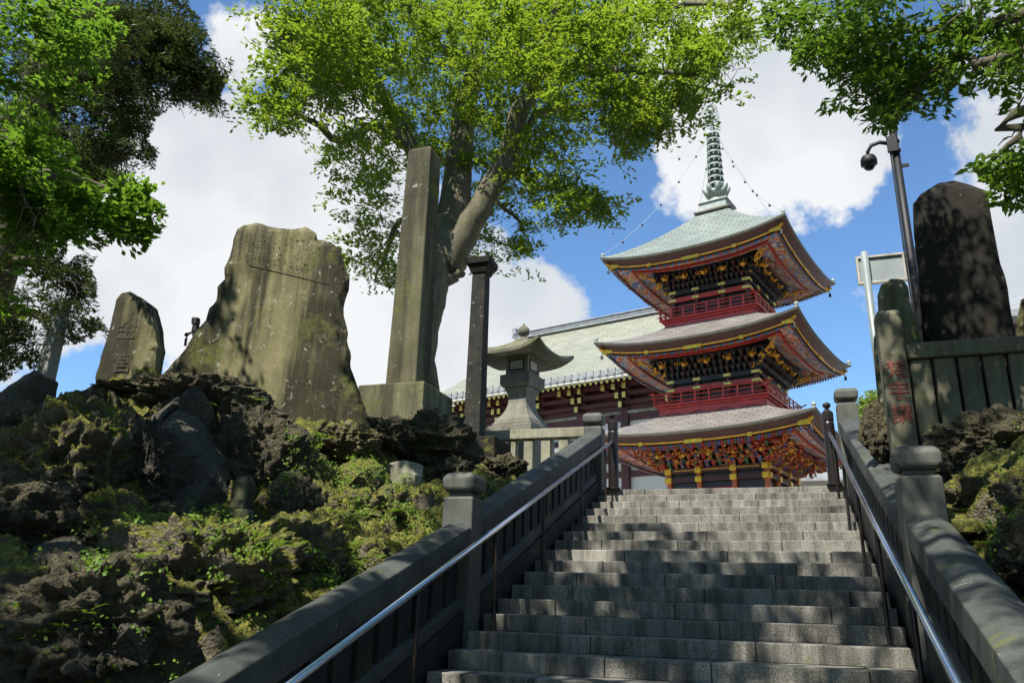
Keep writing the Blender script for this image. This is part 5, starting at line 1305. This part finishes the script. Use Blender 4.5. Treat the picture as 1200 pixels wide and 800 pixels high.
con_s = np.vstack([imgs([(170, 40, 55, 13.2, 1, 100), (215, 70, 40, 12.9, .6, 70), (245, 100, 22, 12.7, .3, 30), (150, 110, 40, 13, .8, 60), (160, 170, 28, 13, .6, 36), (110, 200, 45, 13.4, 1, 70), (70, 130, 80, 13.6, 1, 110), (190, 10, 50, 13.2, .8, 60), (40, 260, 60, 13.4, 1, 90), (80, 330, 36, 12.9, .5, 44), (30, 380, 50, 12.9, .6, 90), (90, 385, 26, 12.8, .3, 24), (60, 40, 90, 13.8, 1, 90), (20, 430, 30, 12.8, .3, 26), (200, 120, 16, 12.9, .3, 12)], 31), ell(380, (cb[0], cb[1], 12), (3.0, 3.0, 6.0), 32)])
con_s = np.vstack([con_s, con_s[: 700] + rng.normal(size=(700, 3)) * .22])
con_s = con_s[allow_con(con_s)]
make_tree('conifer_tree', 'dark dense conifer behind the bright maple, reaching out over the pale pillar at left', con_limbs, con_s, 'conifer_leaf', 90, .10, .026, .32, .05, 8, flat=.6, droop=.5, allow=allow_con, gaps=False, maxtwig=2.4)

# ---- tree on the right, branches overhead
right_poly = [(890, -9000), (895, 30), (905, 55), (930, 62), (935, 95), (975, 100), (968, 125), (1000, 140), (1020, 160), (1055, 152), (1085, 130), (1110, 150), (1148, 148), (1160, 125), (1178, 118), (1180, 145), (1140, 175), (1128, 205), (1160, 215), (1166, 240), (1200, 265), (5000, 300), (5000, -9000)]
def allow_right(C):
    px, py, z = projn(C); inf = (z > .2) & (px > -60) & (px < 1260) & (py > -40) & (py < 840)
    gap = inpoly(px, py, [(1095, 148), (1130, 95), (1178, 110), (1178, 150), (1130, 200), (1062, 160)]) & (vnoise(np.c_[px / 18, py / 18, px * 0], 4) > -.2)
    return ~inf | (inpoly(px, py, right_poly) & ~gap)
right_limbs = [([(5.0, 3.2, .6), (4.8, 3.4, 3), (4.5, 3.8, 5.5), (4.2, 4.0, 8.5)], [.42, .34, .26, .14]),
    ([(4.6, 3.6, 5.0), at(1190, 20, 7.2), at(1110, 30, 7.4), at(1030, 45, 7.6), at(950, 60, 7.8)], [.12, .055, .045, .04, .012]),
    ([(4.6, 3.6, 4.6), at(1200, 60, 7), at(1130, 65, 7.3), at(1075, 90, 7.5), at(1030, 120, 7.6)], [.10, .045, .035, .025, .01]),
    ([(4.7, 3.5, 4.0), at(1230, 120, 6.6), at(1195, 160, 6.7), at(1150, 200, 6.8)], [.09, .05, .03, .01]),
    ([(4.5, 3.8, 5.5), (2.5, 3.4, 7.2), (.6, 3.2, 8.2), (-1, 3, 8.8)], [.16, .12, .08, .03]),
    ([(4.3, 3.9, 7), (2.6, 1.2, 8.4), (1, -.8, 9)], [.12, .08, .03]), ([(4.2, 4.0, 8.5), (3.4, 5.4, 9.6), (2.2, 6.8, 10)], [.12, .07, .03])]
right_s = np.vstack([imgs([(1000, 20, 60, 7.7, .6, 44), (950, 40, 38, 7.8, .4, 20), (1070, 30, 70, 7.5, .7, 56), (1150, 40, 70, 7.2, .7, 60), (1050, 95, 40, 7.5, .5, 24), (1000, 85, 34, 7.7, .4, 16), (1040, 130, 26, 7.6, .25, 12), (1110, 110, 38, 7.4, .5, 18), (1180, 90, 40, 7, .5, 24), (1175, 190, 40, 6.8, .3, 16), (1190, 220, 26, 6.8, .3, 10), (1150, 205, 18, 6.8, .2, 5), (985, 120, 16, 7.7, .2, 5), (920, 20, 22, 7.8, .3, 7), (1150, 130, 18, 7.1, .2, 5), (1195, 150, 30, 6.8, .3, 12)], 41),
    ell(520, (1.4, 2.6, 8.9), (4.6, 4.4, 1.6), 42), ell(160, (4.6, 4.4, 7.6), (2.2, 2.6, 2.0), 43), ell(230, (1.9, 6.2, 10.2), (2.8, 2.0, .8), 44)])  # last clump, out of view, added to shade the tall slab and fence
right_s = right_s[allow_right(right_s)]
make_tree('broadleaf_tree', 'leafy branches hanging in from the upper right corner over the camera mast', right_limbs, right_s, 'right_leaf', 74, .11, .036, .42, .05, 9, flat=.45, droop=.45, allow=allow_right, maxtwig=2.6, twig=.008)

# ---- tree behind the viewer that shades the lower steps and banks
back_limbs = [([(-5.5, -3.5, 0), (-5.4, -3.3, 3), (-5, -3, 6), (-4.4, -2.4, 10)], [.4, .34, .26, .12]), ([(-5, -3, 6), (-3, -1, 9), (-1, 1, 11)], [.18, .1, .03]), ([(-5, -3, 6), (-6.5, 0, 9.5), (-7, 2.4, 11)], [.18, .1, .03]), ([(-4.4, -2.4, 10), (-2, -2, 12), (1, -1, 13)], [.1, .06, .03])]
def allow_back(C):
    px, py, z = projn(C); return ~((z > .2) & (px > -60) & (px < 1260) & (py > -60) & (py < 840))
bs = np.vstack([ell(560, (-6.0, 1.0, 11.3), (4.4, 4.6, 1.5), 51), ell(360, (.6, .2, 11.6), (4.6, 3.8, 1.6), 52), ell(300, (-5.3, -1.3, 8.8), (2.7, 2.4, 1.0), 53)]); bs = bs[allow_back(bs)]  # last clump added to shade the lower left bank
make_tree('shade_tree', 'tall leafy tree behind the viewer whose crown shades the lower steps', back_limbs, bs, 'zelkova_leaf', 100, .15, .085, .55, .07, 12, flat=.45, allow=allow_back, maxtwig=4.5)

for k, (x, y, h, lab, r) in enumerate([(-13, -1, 10, 'dense leafy tree added for shade left of the viewer, out of the photo', 3.6), (8.5, -2, 10, 'dense leafy tree added for shade right of the viewer, out of the photo', 3.8), (2.5, -7.5, 10, 'dense leafy tree added for shade behind the viewer on the right, out of the photo', 4.4), (-5.5, -8.5, 10, 'dense leafy tree added for shade behind the viewer on the left, out of the photo', 4.4), (9.5, 6.5, 11, 'dense leafy tree added for shade beyond the right fence, out of the photo', 3.0), (-1.5, -13, 10, 'dense leafy tree added for shade at the far end of the path behind the viewer', 4.6)]):  # ring of unseen trees added to block skylight and deepen the shade
    lm = [([(x, y, 0), (x + .1, y, 4), (x, y + .1, h)], [.4, .3, .12])] + [([(x, y, 3.5 + j), (x + 2 * math.cos(j * 1.9), y + 2 * math.sin(j * 1.9), 5 + j), (x + 3.2 * math.cos(j * 1.9), y + 3.2 * math.sin(j * 1.9), 5.6 + j)], [.14, .09, .03]) for j in range(5)]
    ss = ell(420, (x, y, 6.0), (r, r, 5.2), 70 + k); ss = ss[allow_back(ss)]
    if x > 9: ss = ss[ss[:, 2] > 3.6]
    make_tree('shade_tree', lab, lm, ss, 'right_leaf', 30, .26, .15, .62, .12, 80 + k, flat=.8, allow=allow_back, maxtwig=3.5)

# ---- bush behind the right balustrade and far trees
def bush(name, label, c, r, n, L, mat, seed, cat='bush'):
    t = thing(name, label, cat, (c[0], c[1], PLAZA))
    b = MB(); b.tube([(c[0], c[1], PLAZA), (c[0] + .1, c[1], c[2])], [.2, .08], 8)
    q = np.random.default_rng(seed); 
    for _ in range(7): b.tube([(c[0], c[1], c[2] - r[2] * .6), tuple(np.array(c) + q.normal(size=3) * np.array(r) * .5)], [.08, .02], 5)
    b.build('trunk', 'bark', t)
    d = q.normal(size=(n, 3)); d /= np.linalg.norm(d, axis=1)[:, None]; rad = q.uniform(.45, 1, (n, 1)) ** .5 * (1 + .28 * fbm(d * 2.2 + seed, 4, seed))[:, None]; C = np.array(c) + d * rad * np.array(r)
    V, Q = leaves_mesh(C, d * .6 + [0, 0, .6], L, L * .5, .6, seed); np_mesh('crown', V, Q, mat, t); return t
c = at(1030, 505, 26); bush('leafy_tree', 'sunlit yellow-green tree glimpsed behind the head of the right balustrade', c, (.85, 1.2, 1.1), 9000, .16, 'shrub_leaf', 61, 'tree')
c = at(1090, 520, 30); bush('leafy_tree', 'round green tree hidden mostly behind the right stones', c, (2.2, 1.6, 1.6), 6000, .18, 'shrub_leaf', 62, 'tree')

# ---- little plants in the banks
def make_fern(P, size, seed, label, group, leaf='fern_leaf'):
    r = random.Random(seed); t = thing('small_fern', label, 'fern', P, group)
    Vs = []; nf = r.randint(5, 9)
    for k in range(nf):
        a = k * 2 * math.pi / nf + r.uniform(-.3, .3); ln = size * r.uniform(.7, 1.2); el = r.uniform(.5, 1.1); V = []; F = []
        n = 8; pts = []
        for i in range(n + 1):
            q = i / n; h = math.sin(el) * q - .55 * q * q; pts.append(np.array(P) + ln * np.array([math.cos(a) * q * math.cos(el * .6), math.sin(a) * q * math.cos(el * .6), h]))
        for i in range(1, n + 1):
            d = pts[i] - pts[i - 1]; d /= np.linalg.norm(d); s = np.cross(d, (0, 0, 1)); s /= np.linalg.norm(s) + 1e-9; w = ln * .26 * math.sin(math.pi * min(1, (i + .6) / (n + 1))) + .004
            for sg in (-1, 1):
                o = len(V); p = pts[i]; V += [p, p + sg * s * w * .5 + d * w * .35, p + sg * s * w + d * w * .3, p + sg * s * w * .5 - d * w * .02]; F.append((o, o + 1, o + 2, o + 3) if sg > 0 else (o + 3, o + 2, o + 1, o))
        np_mesh('frond', V, F, leaf, t)
    return t
ferns = [(200, 640, 7.3), (235, 645, 7.2), (165, 655, 6.9), (300, 632, 7.6), (325, 640, 7.5), (355, 610, 8.1), (270, 690, 6.4), (290, 700, 6.2), (370, 660, 7.4), (395, 645, 7.8), (420, 640, 8), (440, 655, 7.9), (415, 590, 8.8), (430, 570, 9.2), (385, 600, 8.5),
         (405, 560, 9.3), (370, 525, 9.9), (380, 515, 10.1), (300, 470, 9.5), (460, 600, 8.9), (480, 625, 8.5), (500, 600, 9.4), (115, 590, 7.8), (120, 602, 7.6), (45, 745, 5.6), (60, 738, 5.6), (95, 722, 5.8), (40, 670, 6.4), (475, 560, 9.9), (130, 510, 9.1), (350, 640, 7.6), (255, 640, 7.3), (225, 625, 7.5), (445, 615, 8.5), (410, 620, 8.2), (510, 575, 10), (340, 560, 8.9), (460, 640, 8.2), (1130, 600, 7.2), (1160, 640, 6.4), (1180, 600, 6.9), (430, 530, 10.1), (245, 475, 10)]
_bvh = {}
from mathutils.bvhtree import BVHTree
dg = None
def drop_on(px, py):
    """first solid surface seen along a view ray, so that the plant is rooted on it"""
    global dg
    if dg is None: bpy.context.view_layer.update(); dg = bpy.context.evaluated_depsgraph_get()
    d = Vector(ray(px, py)).normalized(); org = Vector(CP)
    for _ in range(60):
        hit, loc, nor, idx, ob, M = sc.ray_cast(dg, org, d)
        if not hit: return None, None
        if ob.name.split('.')[0] in ('rocky_bank', 'lava_boulder', 'standing_stone'): return np.array(loc), np.array(nor)
        org = loc + d * .02
    return None, None
for k, (px, py, D) in enumerate(ferns):
    loc, nor = drop_on(px, py)
    if loc is None: continue
    make_fern(loc, random.uniform(.09, .17), 500 + k, 'small bright green fern rooted among the mossy rocks', 'small ferns on the rocky banks')
# ground cover: seedlings and creeping leaves, far too many to count
def ground_cover():
    r = np.random.default_rng(77); C = []; Nn = []
    tries = [(r.uniform(330, 520), r.uniform(505, 720)) for _ in range(2000)] + [(r.uniform(0, 420), r.uniform(560, 800)) for _ in range(300)] + [(r.uniform(100, 360), r.uniform(600, 680)) for _ in range(1100)] + [(r.uniform(1090, 1200), r.uniform(500, 690)) for _ in range(260)]
    for px, py in tries:
        if vnoise(np.array([[px / 26., py / 26., 0]]), 5)[0] < .05: continue
        loc, nor = drop_on(px, py)
        if loc is None or nor[2] < .1: continue
        for _ in range(r.integers(4, 10)):
            C.append(loc + r.normal(size=3) * [.05, .05, .016] + nor * .025); Nn.append(nor * .6 + [0, 0, .5])
    V, Q = leaves_mesh(np.array(C), np.array(Nn), .033, .021, .5, 78); o = np_mesh('ground_cover', V, Q, 'fern_leaf'); o['kind'] = 'stuff'
ground_cover()

# ---- tidy up

STUFFY = ('rafter_end', 'painted_carving', 'rafters', 'rafter_end_caps', 'bracket_arms', 'bracket_caps', 'ring_bells', 'gilt_rafter', 'bracket_block', 'gilt_corner_dragon', 'eave_tiles')
for o in bpy.data.objects:
    if '_o' in o: del o['_o']
    if o.parent is not None and o.name.split('.')[0] in STUFFY: o['kind'] = 'stuff'
